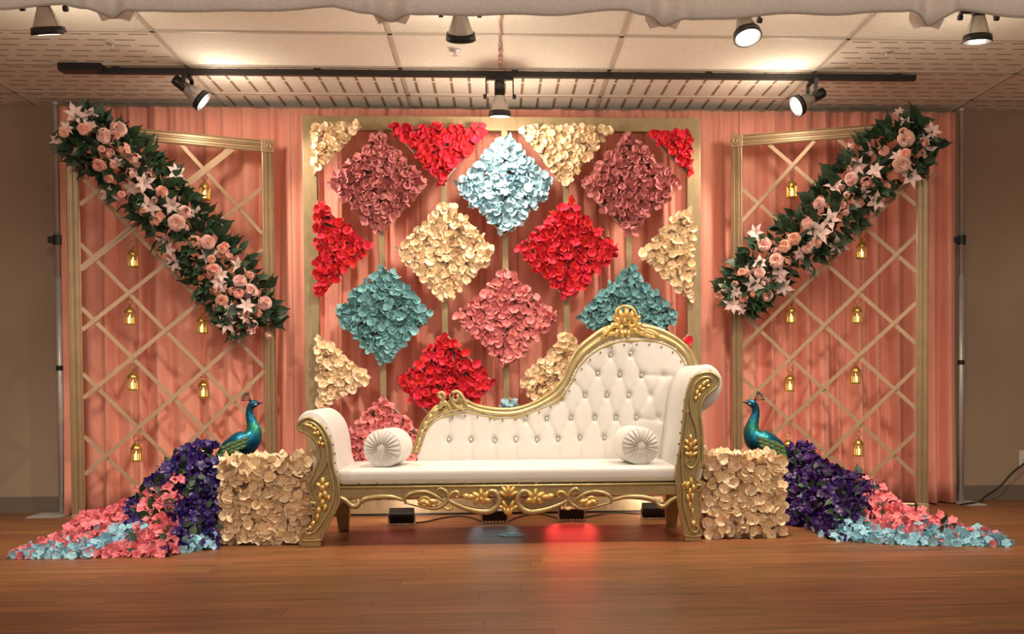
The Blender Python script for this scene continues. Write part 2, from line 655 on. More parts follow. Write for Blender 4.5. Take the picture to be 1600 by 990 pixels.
# ceiling: grid of tiles 1.22 x 0.61 with tee bars
gx0 = atZ(626, 108, CEIL).x
gy = [atZ(800, q, CEIL).y for q in (54, 105, 149)]
TW, TD = 1.20, (gy[2] - gy[0]) / 2
print('grid', gx0, gy, TD)
ceiling = struct(MB().box((XL, 3.6, CEIL + 0.02), (XR, WALL_Y, CEIL + 0.1)).build('ceiling', 'tile'))
xs = [gx0 + TW * i for i in range(-4, 6)]
ys = [gy[0] + TD * i for i in range(-3, 4)]
tees = MB()
for x in xs:
    if XL < x < XR:
        tees.box((x - 0.011, 3.6, CEIL - 0.006), (x + 0.011, WALL_Y, CEIL + 0.002))
for y in ys:
    if 3.6 < y < WALL_Y:
        tees.box((XL, y - 0.011, CEIL - 0.006), (XR, y + 0.011, CEIL + 0.0015))
tees.build('tee_grid', 'tee', ceiling)
tile_me = {}
for i in range(len(xs) + 1):
    for j in range(len(ys) + 1):
        a = max(XL, xs[i - 1] if i else XL)
        b = min(XR, xs[i] if i < len(xs) else XR)
        c = max(3.6, ys[j - 1] if j else 3.6)
        d = min(WALL_Y, ys[j] if j < len(ys) else WALL_Y)
        if b - a < 0.03 or d - c < 0.03:
            continue
        a, b, c, d = a + 0.012, b - 0.012, c + 0.012, d - 0.012
        t = MB().box((a, c, CEIL), (b, d, CEIL + 0.018)).build('ceiling_tile', 'tile', ceiling)
        xc, yc = (a + b) / 2, (c + d) / 2
        pc = None
        side = xc < xs[3] or xc > xs[6]
        rear = d > gy[2] - 0.05
        mid = (yc > gy[0]) and not rear
        if rear and not side:
            s = MB()
            n = max(2, int((b - a) / 0.1))
            for q in range(n):
                x = a + (q + 0.5) * (b - a) / n
                m_ = 2 if d - c > 0.35 else 1
                for r_ in range(m_):
                    y0 = c + 0.04 + r_ * (d - c - 0.04) / m_
                    s.box((x - 0.008, y0, CEIL - 0.0015), (x + 0.008, y0 + (d - c) / m_ - 0.05, CEIL + 0.001))
            s.build('slots', 'slot', t)
        elif side and yc > gy[0]:
            s = MB()
            n = max(2, int((d - c) / 0.085))
            for q in range(n):
                y = c + (q + 0.5) * (d - c) / n
                x = a + 0.03 + (0.05 if q % 2 else 0)
                while x < b - 0.12:
                    s.box((x, y - 0.005, CEIL - 0.0015), (min(x + 0.10, b - .01), y + 0.005, CEIL + 0.001))
                    x += 0.145
            s.build('slots', 'slot', t)
# small sprinkler heads in the tiles
for px, py, lab in ((176, 74, 'small metal sprinkler head on the slotted ceiling tile at left'),
                    (711, 84, 'small pale sprinkler head on the ceiling above the middle of the stage'),
                    (1385, 87, 'small metal sprinkler head on the slotted ceiling tile at right')):
    p = atZ(px, py, CEIL - 0.02)
    p.z = CEIL
    h = thing('sprinkler_head', p, lab, 'sprinkler', 'ceiling sprinklers')
    MB().lathe(p, [(0.032, -0.0), (0.032, -0.004), (0.012, -0.008)], 14).build('escutcheon', 'steel', h, True)
    mb = MB().lathe(p, [(0.006, 0), (0.006, -0.028)], 8)
    mb.lathe(p + Vector((0, 0, -0.03)), [(0.018, 0), (0.018, -0.002)], 12)
    mb.build('deflector', 'steel', h)

# ------------------------------------------------------------------ drapes on stands
DY = WALL_Y - 0.16
DRX0, DRX1 = atY(97, 500, DY).x, atY(1492, 500, DY).x
DTOP = atY(800, 171, DY).z
print('DRAPE', DY, DRX0, DRX1, DTOP)
labels = ['salmon pink drape panel hanging behind the lattice frame on the left',
          'salmon pink drape panel behind the left half of the flower panel wall',
          'salmon pink drape panel behind the right half of the flower panel wall',
          'salmon pink drape panel hanging behind the lattice frame on the right']
random.seed(5)
NP = 4
for k in range(NP):
    x0 = DRX0 + (DRX1 - DRX0) * k / NP + 0.001
    x1 = DRX0 + (DRX1 - DRX0) * (k + 1) / NP - 0.001
    nx, nz = 220, 16
    ph = [(random.uniform(14, 60), random.uniform(0, 6.28), random.uniform(0.3, 1)) for _ in range(7)]
    tuck = [(random.uniform(x0 + .05, x1 - .05), random.uniform(.010, .025), random.uniform(.02, .045)) for _ in range(11)]
    vs_, fs = [], []
    for iz in range(nz + 1):
        t = iz / nz
        z = 0.010 + (DTOP - 0.010) * t
        for ix in range(nx + 1):
            x = x0 + (x1 - x0) * ix / nx
            fold = sum(a * math.sin(f * x + p + 0.25 * math.sin(2.2 * t + p)) for f, p, a in ph) * 0.016
            fold += sum(-1.5 * dp * math.exp(-((x - c_ - 0.02 * math.sin(3 * t + c_)) / w_) ** 2) for c_, w_, dp in tuck)
            amp = 0.55 + 0.6 * (1 - t)
            if t > 0.955:
                amp = 0.35
            g = 0.004 * math.sin(150 * x) if t > 0.93 else 0
            edge = min(1, min(ix, nx - ix) / 8)
            vs_.append((x, DY - fold * amp * edge - g - (0.03 * (1 - t) ** 6), z))
    for iz in range(nz):
        for ix in range(nx):
            a = iz * (nx + 1) + ix
            fs.append((a, a + 1, a + nx + 2, a + nx + 1))
    d = MB().add(vs_, fs).build('backdrop_drape', 'drape', None, True, origin=((x0 + x1) / 2, DY, 0))
    tag(d, labels[k], 'curtain', 'salmon backdrop drapes')
    sm = d.modifiers.new('thick', 'SOLIDIFY')
    sm.thickness = 0.003
for px, lab in ((92, 'steel drape stand pole with black clamp at the left end of the drapes'),
                (1502, 'steel drape stand pole with black clamp at the right end of the drapes')):
    p = atY(px, 500, DY)
    p.z = 0
    st = thing('drape_stand', p, lab, 'stand', 'drape stands')
    MB().lathe(p, [(0.019, 0.01), (0.019, 1.5)], 14).build('lower_pole', 'steel', st, True)
    MB().lathe(p, [(0.015, 1.5), (0.015, DTOP + 0.01), (0.019, DTOP + 0.01), (0.019, DTOP + 0.03)], 14).build('upper_pole', 'steel', st, True)
    zc = atY(px, 375, DY).z
    MB().lathe((p.x, p.y, zc - 0.03), [(0.027, 0), (0.027, 0.06)], 14).box((p.x - 0.05, p.y - 0.025, zc - 0.02), (p.x - 0.015, p.y + 0.012, zc + 0.02)).build('clamp', 'black', st)
    MB().lathe((p.x, p.y, zc - 0.82), [(0.022, 0), (0.022, 0.03)], 14).build('lower_collar', 'black', st)
    s = -1 if px < 800 else 1
    q = 0.10 if s < 0 else 0.06
    MB().box((p.x - 0.16 if s < 0 else p.x - 0.05, p.y - 0.16, 0), (p.x + 0.05 if s < 0 else p.x + .1, p.y + 0.08, 0.008)).build('base_plate', 'steel', st, bevel=0.002)
# crossbar carried by the stands, inside the drape headers
cb = MB().tube([(DRX0 - 0.02, DY + 0.095, DTOP - 0.03), (DRX1 + 0.02, DY + 0.095, DTOP - 0.03)], 0.012, 10).build('drape_crossbar', 'steel', None, True)
tag(cb, 'steel crossbar holding up the salmon drapes under the ceiling', 'crossbar')

# ------------------------------------------------------------------ valance at the stage front
VY = 4.25
vroot_z = CEIL + 0.06
vx0, vx1 = atY(-260, 20, VY).x, atY(1860, 20, VY).x
pleats = [172, 610, 1040, 1457]
pw = [(atY(p, 25, VY).x) for p in pleats]
gap = pw[1] - pw[0]
pw = [pw[0] - gap] + pw + [pw[-1] + gap]
zb = [(-100, 14), (0, 13), (100, 9), (172, 22), (300, 16), (390, 20), (520, 12), (610, 27), (760, 24), (860, 23), (980, 18), (1040, 35), (1190, 25), (1330, 22), (1420, 17), (1457, 36), (1500, 19), (1600, 27), (1700, 26)]
vt = thing('stage_valance', (0, VY, vroot_z), 'oatmeal linen stage valance with inverted pleats along the top edge', 'valance')
vs_, fs = [], []
NX = 420
edge_pts = []
for i in range(NX + 1):
    x = vx0 + (vx1 - vx0) * i / NX
    # nearest pleat
    dmin = min(abs(x - q) for q in pw)
    fold = 0.05 * math.exp(-(dmin / 0.035) ** 2) - 0.018 * math.exp(-((dmin - 0.075) / 0.025) ** 2)
    # pixel column for this x on the valance plane
    lo, hi = -400.0, 2000.0
    for _ in range(24):
        m_ = (lo + hi) / 2
        if atY(m_, 20, VY).x < x:
            lo = m_
        else:
            hi = m_
    zlow = atY(lo, interp(lo, zb) - 1, VY).z + 0.004 * math.sin(x * 17)
    for j in range(5):
        t = j / 4
        vs_.append((x, VY + fold * (1 - 0.6 * t) + 0.008 * math.sin(x * 9) * (1 - t), zlow + (vroot_z - zlow) * t))
    edge_pts.append(Vector((x, VY + fold + 0.008 * math.sin(x * 9) - 0.003, zlow)))
for i in range(NX):
    for j in range(4):
        a = i * 5 + j
        fs.append((a, a + 5, a + 6, a + 1))
o = MB().add(vs_, fs).build('cloth', 'valance', vt, True)
sm = o.modifiers.new('thick', 'SOLIDIFY')
sm.thickness = 0.004
MB().tube(edge_pts, 0.0045, 6).build('piping', 'piping', vt, True)
# each pleat underlay
for q in pw[1:-1]:
    lo = min(edge_pts, key=lambda e: abs(e.x - q))
    u = MB()
    zl = lo.z - 0.0
    u.plate([(q - 0.075, zl + 0.03), (q - 0.055, zl - 0.006), (q - 0.02, zl + 0.004), (q + 0.02, zl + 0.004), (q + 0.055, zl - 0.006), (q + 0.075, zl + 0.03), (q + 0.06, vroot_z), (q - 0.06, vroot_z)], VY + 0.062, VY + 0.068)
    u.build('pleat_underlay', 'valance', vt)

# ------------------------------------------------------------------ track lights
TRY = 0.5 * (atZ(100, 106, CEIL - 0.02).y + atZ(1430, 121, CEIL - 0.02).y)
tr0, tr1 = atY(96, 104, TRY), atY(1430, 121, TRY)
tz = (tr0.z + tr1.z) / 2
tz = min(tz, CEIL - 0.03)
print('TRACK', TRY, tr0, tr1)
tk = thing('light_track', (0, TRY, tz), 'long black ceiling light track in front of the drapes', 'light track')
MB().box((tr0.x + 0.2, TRY - 0.018, tz - 0.016), (tr1.x, TRY + 0.018, tz + 0.016)).build('rail', 'black', tk)
MB().box((tr0.x, TRY - 0.06, tz - 0.012), (tr0.x + 0.24, TRY + 0.03, CEIL - 0.001)).build('feed_box', 'black', tk, bevel=0.005)
cl = MB()
for i in range(5):
    x = tr0.x + 0.3 + i * (tr1.x - tr0.x - 0.4) / 4
    cl.box((x - 0.02, TRY - 0.01, tz + 0.01), (x + 0.02, TRY + 0.01, CEIL - 0.006))
cl.build('mounting_clips', 'black', tk)
FRY = 4.86
ftz = CEIL - 0.03
ft = thing('light_track', (0, FRY, ftz), 'black ceiling light track hidden behind the stage valance', 'light track')
MB().box((-3.6, FRY - 0.018, ftz - 0.016), (3.6, FRY + 0.018, ftz + 0.016)).box((-0.5, FRY - 0.01, ftz), (-0.4, FRY + 0.01, CEIL - .006)).build('rail', 'black', ft)


def track_head(px, py, Y, tz_, aim, lit, label, roll_in=0.0, r=0.062, energy=0, col=(1.0, 0.86, 0.68), spot=70, blend=0.6, tgt=None, leak=9):
    """(px,py): centre of the lamp's front ring"""
    ring = atY(px, py, Y)
    aim = Vector(aim).normalized()
    back = ring - aim * 0.17
    piv = ring - aim * 0.10
    top = Vector((piv.x, Y, tz_ - 0.016))
    t = thing('track_spotlight', top, label, 'spotlight', 'track spotlights')
    q = aim.to_track_quat('Z', 'Y').to_matrix()
    # mounting stem
    side = aim.cross(Vector((0, 0, 1)))
    side = Vector((1, 0, 0)) if side.length < 0.35 else side.normalized()
    if abs(side.x) < 0.35:
        side = Vector((0, -1, 0))
    yo = piv.z + 0.13
    if yo > top.z - 0.01:
        yo = top.z - 0.01
    mb = MB().box((top.x - 0.022, Y - 0.016, top.z - 0.02), (top.x + 0.022, Y + 0.016, top.z))
    mb.tube([(top.x, Y, top.z - 0.01), (top.x, Y, yo)], 0.011, 8)
    mb.build('mounting_stem', 'black', t)
    wy = r + 0.016
    f = MB()
    cz = Vector((top.x, Y, yo))
    f.bar(cz - side * wy, cz + side * wy, 0.012, 0.022, aim.cross(side).cross(side) if False else Vector((0, 0, 1)).cross(side))
    for s in (-1, 1):
        f.bar(cz + side * wy * s, piv + side * wy * s, 0.007, 0.022, Vector((0, 0, 1)).cross(side))
    f.build('yoke', 'black', t)
    for s in (-1, 1):
        MB().tube([piv + side * (wy - 0.004) * s, piv + side * (wy + 0.016) * s], 0.013, 10).build('pivot_knob', 'black', t)
    MB().lathe(back, [(0.012, -0.02), (0.028, -0.018), (0.030, 0.0), (0.030, 0.07)], 16, q).build('lamp_socket', 'black', t, True)
    MB().lathe(back, [(0.030, 0.065), (0.036, 0.08), (r * 0.86, 0.145), (r * 0.92, 0.16)], 20, q, cap=False).build('reflector', 'glassgrey', t, True)
    MB().lathe(ring, [(r * 0.90, -0.022), (r, -0.020), (r + 0.004, 0.012), (r - 0.004, 0.014), (r - 0.010, 0.006), (r - 0.012, -0.018)], 24, q, cap=False).build('lamp_ring', 'black', t, True)
    MB().lathe(ring, [(0.004, 0.008), (r * 0.45, 0.006), (r * 0.86, -0.004), (r * 0.9, -0.010)], 20, q).build('lens', 'lens_on' if lit else 'lens_off', t, True)
    if leak:
        lamp('POINT', 'track_spotlight_spill', ring + aim * 0.06, ring, leak, col, shadow_soft_size=0.06)
    if energy:
        p = ring + aim * 0.03
        lamp('SPOT', 'track_spotlight_beam', p, tgt if tgt else p + aim, energy, col, spot_size=R(spot), spot_blend=blend, shadow_soft_size=0.045)
    return t


track_head(316, 157, TRY, tz, (0.80, 0.10, -0.62), True, 'black track spotlight above the left lattice frame, turned to the right', energy=60, spot=95, tgt=(-0.3, 6.4, 1.1))
track_head(781, 179, TRY, tz, (0.0, 0.12, -0.99), True, 'black track spotlight hanging straight down at the middle of the rear track', leak=20, energy=26, spot=110, tgt=(0.0, 6.35, 0.8))
track_head(1246, 165, TRY, tz, (-0.85, -0.15, -0.45), True, 'black track spotlight above the right lattice frame, turned to the left', energy=60, spot=95, tgt=(0.6, 6.4, 1.0))
WARM = (1.0, 0.84, 0.66)
track_head(76, 50, FRY, ftz, (0.06, 0.30, -0.95), False, 'black track spotlight at the far left below the valance', r=0.073, energy=125, spot=92, blend=1.0, tgt=(-2.0, 5.6, 0.2))
track_head(720, 58, FRY, ftz, (0.0, 0.55, -0.83), False, 'black track spotlight below the valance left of the hanging ribbon', r=0.066, energy=128, spot=96, blend=1.0, tgt=(-0.8, 5.8, 0.35))
track_head(1168, 56, FRY, ftz, (0.10, -0.35, -0.90), True, 'brightly lit black track spotlight below the valance right of centre', r=0.064, energy=128, spot=96, blend=1.0, tgt=(0.9, 5.8, 0.35))
track_head(1527, 62, FRY, ftz, (0.0, 0.10, -0.99), False, 'black track spotlight at the far right below the valance', r=0.066, energy=125, spot=92, blend=1.0, tgt=(2.1, 5.6, 0.2))

# ribbon along the ceiling between the two tracks
ra, rb = atZ(782, 18, CEIL - 0.012), atZ(782, 106, CEIL - 0.012)
rb_ = thing('ribbon', ra, 'thin mauve ribbon with knots running along the ceiling above the stage centre', 'ribbon')
MB().tube([ra.lerp(rb, i / 12) + Vector((0.004 * math.sin(i * 2), 0, 0)) for i in range(13)], 0.006, 6).build('strand', 'ribbon', rb_, True)
kn = MB()
for i, t in enumerate((0.62, 0.74, 0.82, 0.93)):
    c = ra.lerp(rb, t)
    kn.ell(c + Vector((0, 0, -0.008)), (0.014, 0.035, 0.010), 8, 5)
kn.build('knots', 'ribbon', rb_, True)

# ------------------------------------------------------------------ gold square frame with posts
FY = atZ(780, 802, 0).y
fx0, fx1 = atY(477, 480, FY).x, atY(1094, 480, FY).x
ftop = atY(784, 184, FY).z
SW = 0.086
print('FRAME', FY, fx0, fx1, ftop)
fr = thing('square_frame', ((fx0 + fx1) / 2, FY, 0), 'large square gold painted frame holding the flower panels', 'frame')
MB().plate([(fx0, 0.012), (fx0 + SW, 0.012 + SW), (fx0 + SW, ftop - SW), (fx0, ftop)], FY - 0.03, FY + 0.03).build('stile', 'fgold', fr, bevel=0.003)
MB().plate([(fx1 - SW, 0.012 + SW), (fx1, 0.012), (fx1, ftop), (fx1 - SW, ftop - SW)], FY - 0.03, FY + 0.03).build('stile', 'fgold', fr, bevel=0.003)
MB().plate([(fx0, ftop), (fx0 + SW, ftop - SW), (fx1 - SW, ftop - SW), (fx1, ftop)], FY - 0.03, FY + 0.03).build('top_rail', 'fgold', fr, bevel=0.003)
MB().plate([(fx0, 0.012), (fx1, 0.012), (fx1 - SW, 0.012 + SW), (fx0 + SW, 0.012 + SW)], FY - 0.03, FY + 0.03).build('bottom_rail', 'fgold', fr, bevel=0.003)
MB().box((fx0 + 0.02, FY - 0.02, 0), (fx1 - 0.02, FY + 0.025, 0.013)).build('shadow_gap_strip', 'black', fr)  # black strip stands in for the shadow gap below the rail
for px in (598, 695, 790, 885, 982):
    x = atY(px, 450, FY).x
    MB().box((x - 0.019, FY - 0.0305, SW + 0.012), (x + 0.019, FY + 0.0, ftop - SW)).build('post', 'fgold', fr, bevel=0.002)

# flower panels
PFY = FY - 0.031      # back of the boards


def flower_panel(corners, m, label, seed):
    random.seed(seed)
    pts = [atY(x, y, PFY - 0.03) for x, y in corners]
    cx = sum(p.x for p in pts) / len(pts)
    cz = sum(p.z for p in pts) / len(pts)
    t = thing('flower_diamond' if len(corners) == 4 else 'flower_triangle', (cx, PFY, cz), label, 'flower panel', 'flower panels of the backdrop')
    shr = [(cx + (p.x - cx) * 0.955, cz + (p.z - cz) * 0.955) for p in pts]
    MB().plate(shr, PFY - 0.03, PFY).build('backing_board', 'board', t)
    MB().plate([(cx + (x_ - cx) * 0.96, cz + (z_ - cz) * 0.96) for x_, z_ in shr], PFY - 0.036, PFY - 0.0301).build('petal_mat', 'board' if m == 'f_cream' else 'core', t)  # dark mat reads as shade between petals; cream keeps the tan board
    # jittered hexagonal scatter
    sp = 0.0305
    poly = [(cx + (p.x - cx) * 0.97, cz + (p.z - cz) * 0.97) for p in pts]
    x0, x1 = min(p[0] for p in poly), max(p[0] for p in poly)
    z0, z1 = min(p[1] for p in poly), max(p[1] for p in poly)
    n, r = 0, 0
    z = z0
    me = florets(m)
    while z < z1 + sp:
        x = x0 + (sp / 2 if r % 2 else 0)
        while x < x1 + sp:
            a, b = x + random.gauss(0, .005), z + random.gauss(0, .005)
            if inpoly(a, b, poly) and n < 300:
                nx, nz = (a - cx) * 1.1, (b - cz) * 1.1
                inst('floret', random.choice(me), t, (a, PFY - 0.040 - random.uniform(0, 0.026), b),
                     facing((nx, -1, nz), tilt=0.5), random.uniform(0.0225, 0.0305))
                n += 1
            x += sp
        z += sp * 0.87
        r += 1
    return t


def dia(cx, cy, h=79, v=81):
    return [(cx - h, cy), (cx, cy + v), (cx + h, cy), (cx, cy - v)]


FP = [
    (dia(592, 288), 'f_rose', 'dusty rose flower diamond at the upper left of the gold frame'),
    (dia(788, 291), 'f_blue', 'pale blue flower diamond under the middle of the top rail'),
    (dia(983, 289), 'f_rose', 'dusty rose flower diamond at the upper right of the gold frame'),
    (dia(697, 394), 'f_cream', 'cream flower diamond between the dusty rose and pale blue diamonds'),
    (dia(887, 391), 'f_red', 'red flower diamond above the teal diamond and the sofa crest'),
    (dia(600, 493), 'f_teal', 'teal flower diamond on the left above the pink one behind the pillow'),
    (dia(791, 495), 'f_pink', 'pink flower diamond at the centre of the gold frame'),
    (dia(983, 495), 'f_teal', 'teal flower diamond on the right behind the gold sofa crest'),
    (dia(697, 598), 'f_red', 'red flower diamond low above the scroll of the sofa back'),
    (dia(887, 598), 'f_cream', 'cream flower diamond half hidden by the rising sofa back'),
    (dia(601, 698), 'f_pink', 'pink flower diamond behind the round pillow at the left'),
    (dia(797, 697), 'f_blue', 'blue flower diamond with only its tip above the sofa back'),
    ([(489, 195), (489, 276), (567, 195)], 'f_cream', 'cream corner triangle of flowers at the top left of the gold frame'),
    ([(606, 199), (692, 290), (767, 199)], 'f_red', 'red triangle of flowers hanging from the top rail'),
    ([(806, 201), (883, 294), (958, 201)], 'f_cream', 'cream triangle of flowers hanging from the top rail'),
    ([(1009, 205), (1078, 279), (1078, 205)], 'f_red', 'red corner triangle of flowers at the top right of the gold frame'),
    ([(494, 309), (495, 467), (579, 388)], 'f_red', 'red triangle of flowers on the left side of the gold frame'),
    ([(497, 522), (499, 643), (583, 590)], 'f_cream', 'cream triangle of flowers low on the left side above the sofa arm'),
    ([(998, 396), (1080, 474), (1082, 316)], 'f_cream', 'cream triangle of flowers on the right side of the gold frame'),
    ([(1002, 598), (1077, 676), (1077, 517)], 'f_red', 'red triangle of flowers peeking out beside the sofa back on the right'),
]
for i, (c, m, l) in enumerate(FP):
    flower_panel(c, m, l, 40 + i)

# ------------------------------------------------------------------ lattice frames
def lattice_frame(side, outer_px, inner_px, H, lines, label):
    """outer/inner: pixel x of the post centre lines with their floor depth"""
    (ox, oY), (ix, iY) = outer_px, inner_px
    po, pi_ = atY(ox, 600, oY), atY(ix, 600, iY)
    po.z = pi_.z = 0
    u = (pi_ - po).normalized()
    n = Vector((u.y, -u.x, 0))
    if n.y > 0:
        n = -n
    t = thing('lattice_frame', (po + pi_) / 2, label, 'lattice frame', 'lattice frames')
    PWD, D = 0.072, 0.022

    def post(base):
        mb = MB()
        # fluted front: profile across the width
        prof = [(-1, 0), (-1, .8), (-.8, 1), (-.72, .6), (-.55, .6), (-.47, 1), (-.30, 1), (-.22, .6), (-.08, .6), (0, 1), (.08, .6), (.22, .6), (.30, 1), (.47, 1), (.55, .6), (.72, .6), (.8, 1), (1, .8), (1, 0)]
        return prof

    prof = post(None)

    def fluted(a, b, across):
        mb = MB()
        k = len(prof)
        vs_ = [p + across * (s * PWD / 2) + n * (h * D) for p in (a, b) for s, h in prof]
        fs = [(i, i + 1, k + i + 1, k + i) for i in range(k - 1)] + [(k - 1, 0, k, 2 * k - 1), tuple(range(k)), tuple(range(2 * k - 1, k - 1, -1))]
        return mb.add(vs_, fs)
    zb_, zt = 0.0, H
    for p in (po, pi_):
        fluted(p + Vector((0, 0, PWD)), p + Vector((0, 0, H - PWD)), u).build('post', 'lgold', t)
    for z, nm in ((H - PWD / 2, 'top_rail'), (PWD / 2, 'bottom_rail')):
        fluted(po + u * PWD / 2 + Vector((0, 0, z)), pi_ - u * PWD / 2 + Vector((0, 0, z)), Vector((0, 0, 1))).build(nm, 'lgold', t)
    q = n.to_track_quat('Z', 'Y').to_matrix()
    for p in (po, pi_):
        for z in (PWD / 2, H - PWD / 2):
            c = p + Vector((0, 0, z))
            b = MB().obox(c + n * D * 0.55, u * (PWD / 2 + 0.004), Vector((0, 0, PWD / 2 + 0.0035 if z > 1 else PWD / 2)), n * D * 0.6).build('corner_block', 'lgold', t, bevel=0.003)
            MB().lathe(c + n * D * 1.1, [(0.026, 0), (0.026, 0.006), (0.019, 0.008), (0.017, 0.003), (0.009, 0.003), (0.008, 0.009), (0.003, 0.011)], 18, q).build('rosette', 'lgold', b, True)
    c0 = po + n * 0.004
    for kind, (x0, y0, x1, y1) in lines:
        a, b = at_plane(x0, y0, c0, n), at_plane(x1, y1, c0, n)
        d = n * (0.0045 if kind == '/' else -0.0045)
        # run the slat until it meets the frame
        dr = (b - a)
        su0, su1 = (a - po).dot(u), (b - po).dot(u)
        W = (pi_ - po).length
        lo, hi = PWD / 2, W - PWD / 2

        def pt(s):
            return a + dr * ((s - su0) / (su1 - su0))
        pts = [pt(lo), pt(hi)]
        for e in (0, 1):
            for zl in (PWD, H - PWD):
                zz = pts[e].z
                if (zl == PWD and zz < PWD) or (zl > 1 and zz > H - PWD):
                    pts[e] = a + dr * ((zl - a.z) / dr.z)
        MB().bar(pts[0] + d, pts[1] + d, 0.023, 0.009, n).build('slat', 'slat', t)
    return t, po, pi_, u, n


LL = [('\\', (285, 228, 410, 365)), ('\\', (180, 228, 400, 449)), ('\\', (150, 300, 412, 573)), ('\\', (149, 405, 365, 625)), ('\\', (147, 500, 317, 667)),
      ('\\', (129, 583, 258, 709)), ('\\', (130, 680, 232, 775)),
      ('/', (150, 300, 232, 235)), ('/', (131, 418, 213, 353)), ('/', (131, 513, 249, 420)), ('/', (132, 620, 304, 478)), ('/', (132, 741, 317, 580)), ('/', (184, 798, 412, 580)),
      ('/', (320, 263, 360, 232)), ('/', (300, 370, 410, 288)), ('/', (350, 425, 410, 378)), ('/', (270, 800, 412, 672))]
# longer diagonals pass both halves: drop the doubles that lie on the same line
LL = [l for l in LL if l[1] not in ((300, 370, 410, 288), (350, 425, 410, 378), (320, 263, 360, 232))] + [('/', (320, 263, 360, 231))]
fl = lattice_frame('left', (119, atZ(119, 822, 0).y), (422, atZ(119, 822, 0).y + 0.44), atY(110, 191, atZ(119, 822, 0).y).z, LL,
                   'gold fluted lattice frame with diagonal slats on the left of the stage')
LR = [('/', (1164, 341, 1266, 228)), ('/', (1164, 440, 1300, 303)), ('/', (1160, 541, 1307, 397)), ('/', (1181, 613, 1430, 369)), ('/', (1231, 657, 1426, 478)),
      ('/', (1294, 708, 1426, 580)), ('/', (1359, 743, 1426, 680)),
      ('\\', (1404, 297, 1429, 318)), ('\\', (1210, 233, 1430, 423)), ('\\', (1164, 299, 1425, 531)), ('\\', (1229, 455, 1426, 633)), ('\\', (1178, 507, 1423, 735)),
      ('\\', (1161, 592, 1323, 735)), ('\\', (1161, 690, 1240, 760))]
ry = atZ(1437, 804, 0).y
frr = lattice_frame('right', (1441, ry), (1152, ry + 0.40), atY(1450, 189, ry).z, LR,
                    'gold fluted lattice frame with diagonal slats on the right of the stage')


# ------------------------------------------------------------------ lanterns
def lantern_parts(c, t, s=1.0):
    """c: centre of the lantern body"""
    r, h = 0.030 * s, 0.074 * s
    z0 = c.z - h / 2
    MB().lathe((c.x, c.y, z0), [(r * 1.12, 0), (r * 1.15, 0.006), (r * 0.95, 0.010)], 6).build('base', 'lantern', t)
    MB().lathe((c.x, c.y, z0 + h), [(r * 1.1, 0), (r * 1.12, 0.004), (r * 0.9, 0.016), (r * 0.55, 0.030), (r * 0.2, 0.036), (r * 0.2, 0.046), (r * .08, 0.05)], 12).build('dome', 'lantern', t, True)
    for i in range(6):
        a = i * math.tau / 6
        p = Vector((c.x + r * math.cos(a), c.y + r * math.sin(a), z0))
        MB().tube([p + Vector((0, 0, 0.006)), p + Vector((0, 0, h))], 0.0035, 5).build('corner_bar', 'lantern', t)
    MB().lathe((c.x, c.y, z0 + 0.008), [(0.012, 0), (0.012, 0.036), (0.005, 0.040), (0.003, 0.052), (0.0005, 0.056)], 10).build('candle', 'candle', t, True)
    zr = z0 + h + 0.066
    ring = [Vector((c.x + 0.017 * math.cos(a), c.y, zr + 0.017 * math.sin(a))) for a in [math.tau * k / 16 for k in range(17)]]
    MB().tube(ring, 0.0022, 5).build('ring', 'lantern', t, True)
    return zr + 0.017


def lantern(px, py, fdat, top_px, label, grp):
    _, po, pi_, u, n = fdat
    c = at_plane(px, py, po + n * (-0.050), n)
    t = thing('hanging_lantern', c - Vector((0, 0, 0.037)), label, 'lantern', grp)
    zt = lantern_parts(c, t)
    tp = at_plane(px, top_px, po + n * (-0.050), n)
    MB().tube([(c.x, c.y, zt - 0.002), (c.x, c.y, max(tp.z, zt + 0.01))], 0.0010, 4).build('thread', 'plastic', t)


g = 'lanterns on the left lattice'
for px, py, tp, l in [(320, 303, 263, 'small gold lantern highest on the left lattice, beside the garland'),
                      (208, 408, 358, 'small gold lantern on the left lattice, just under the garland by the outer post'),
                      (203, 498, 456, 'small gold lantern on the left lattice, third row beside the outer post'),
                      (316, 512, 478, 'small gold lantern hanging under the lower end of the left garland'),
                      (208, 600, 560, 'small gold lantern on the left lattice, fourth row nearest the outer post'),
                      (318, 612, 577, 'small gold lantern on the left lattice above the purple flower train'),
                      (213, 711, 668, 'small gold lantern lowest on the left lattice, near the outer post'),
                      (319, 716, 668, 'small gold lantern mostly hidden behind the left purple flower train')]:
    lantern(px, py, fl, tp, l, g)
g = 'lanterns on the right lattice'
for px, py, tp, l in [(1237, 300, 262, 'small gold lantern highest on the right lattice, near the inner post'),
                      (1346, 395, 350, 'small gold lantern tucked under the right garland'),
                      (1236, 496, 462, 'small gold lantern under the lower end of the right garland'),
                      (1339, 496, 462, 'small gold lantern on the right lattice level with the garland end, nearer the outer post'),
                      (1234, 602, 558, 'small gold lantern on the right lattice just above the peacock tail'),
                      (1337, 590, 548, 'small gold lantern on the right lattice, outer column above the lowest one'),
                      (1341, 703, 658, 'small gold lantern lowest on the right lattice above the pink flowers'),
                      (1231, 704, 662, 'small gold lantern mostly hidden behind the right peacock back')]:
    lantern(px, py, frr, tp, l, g)


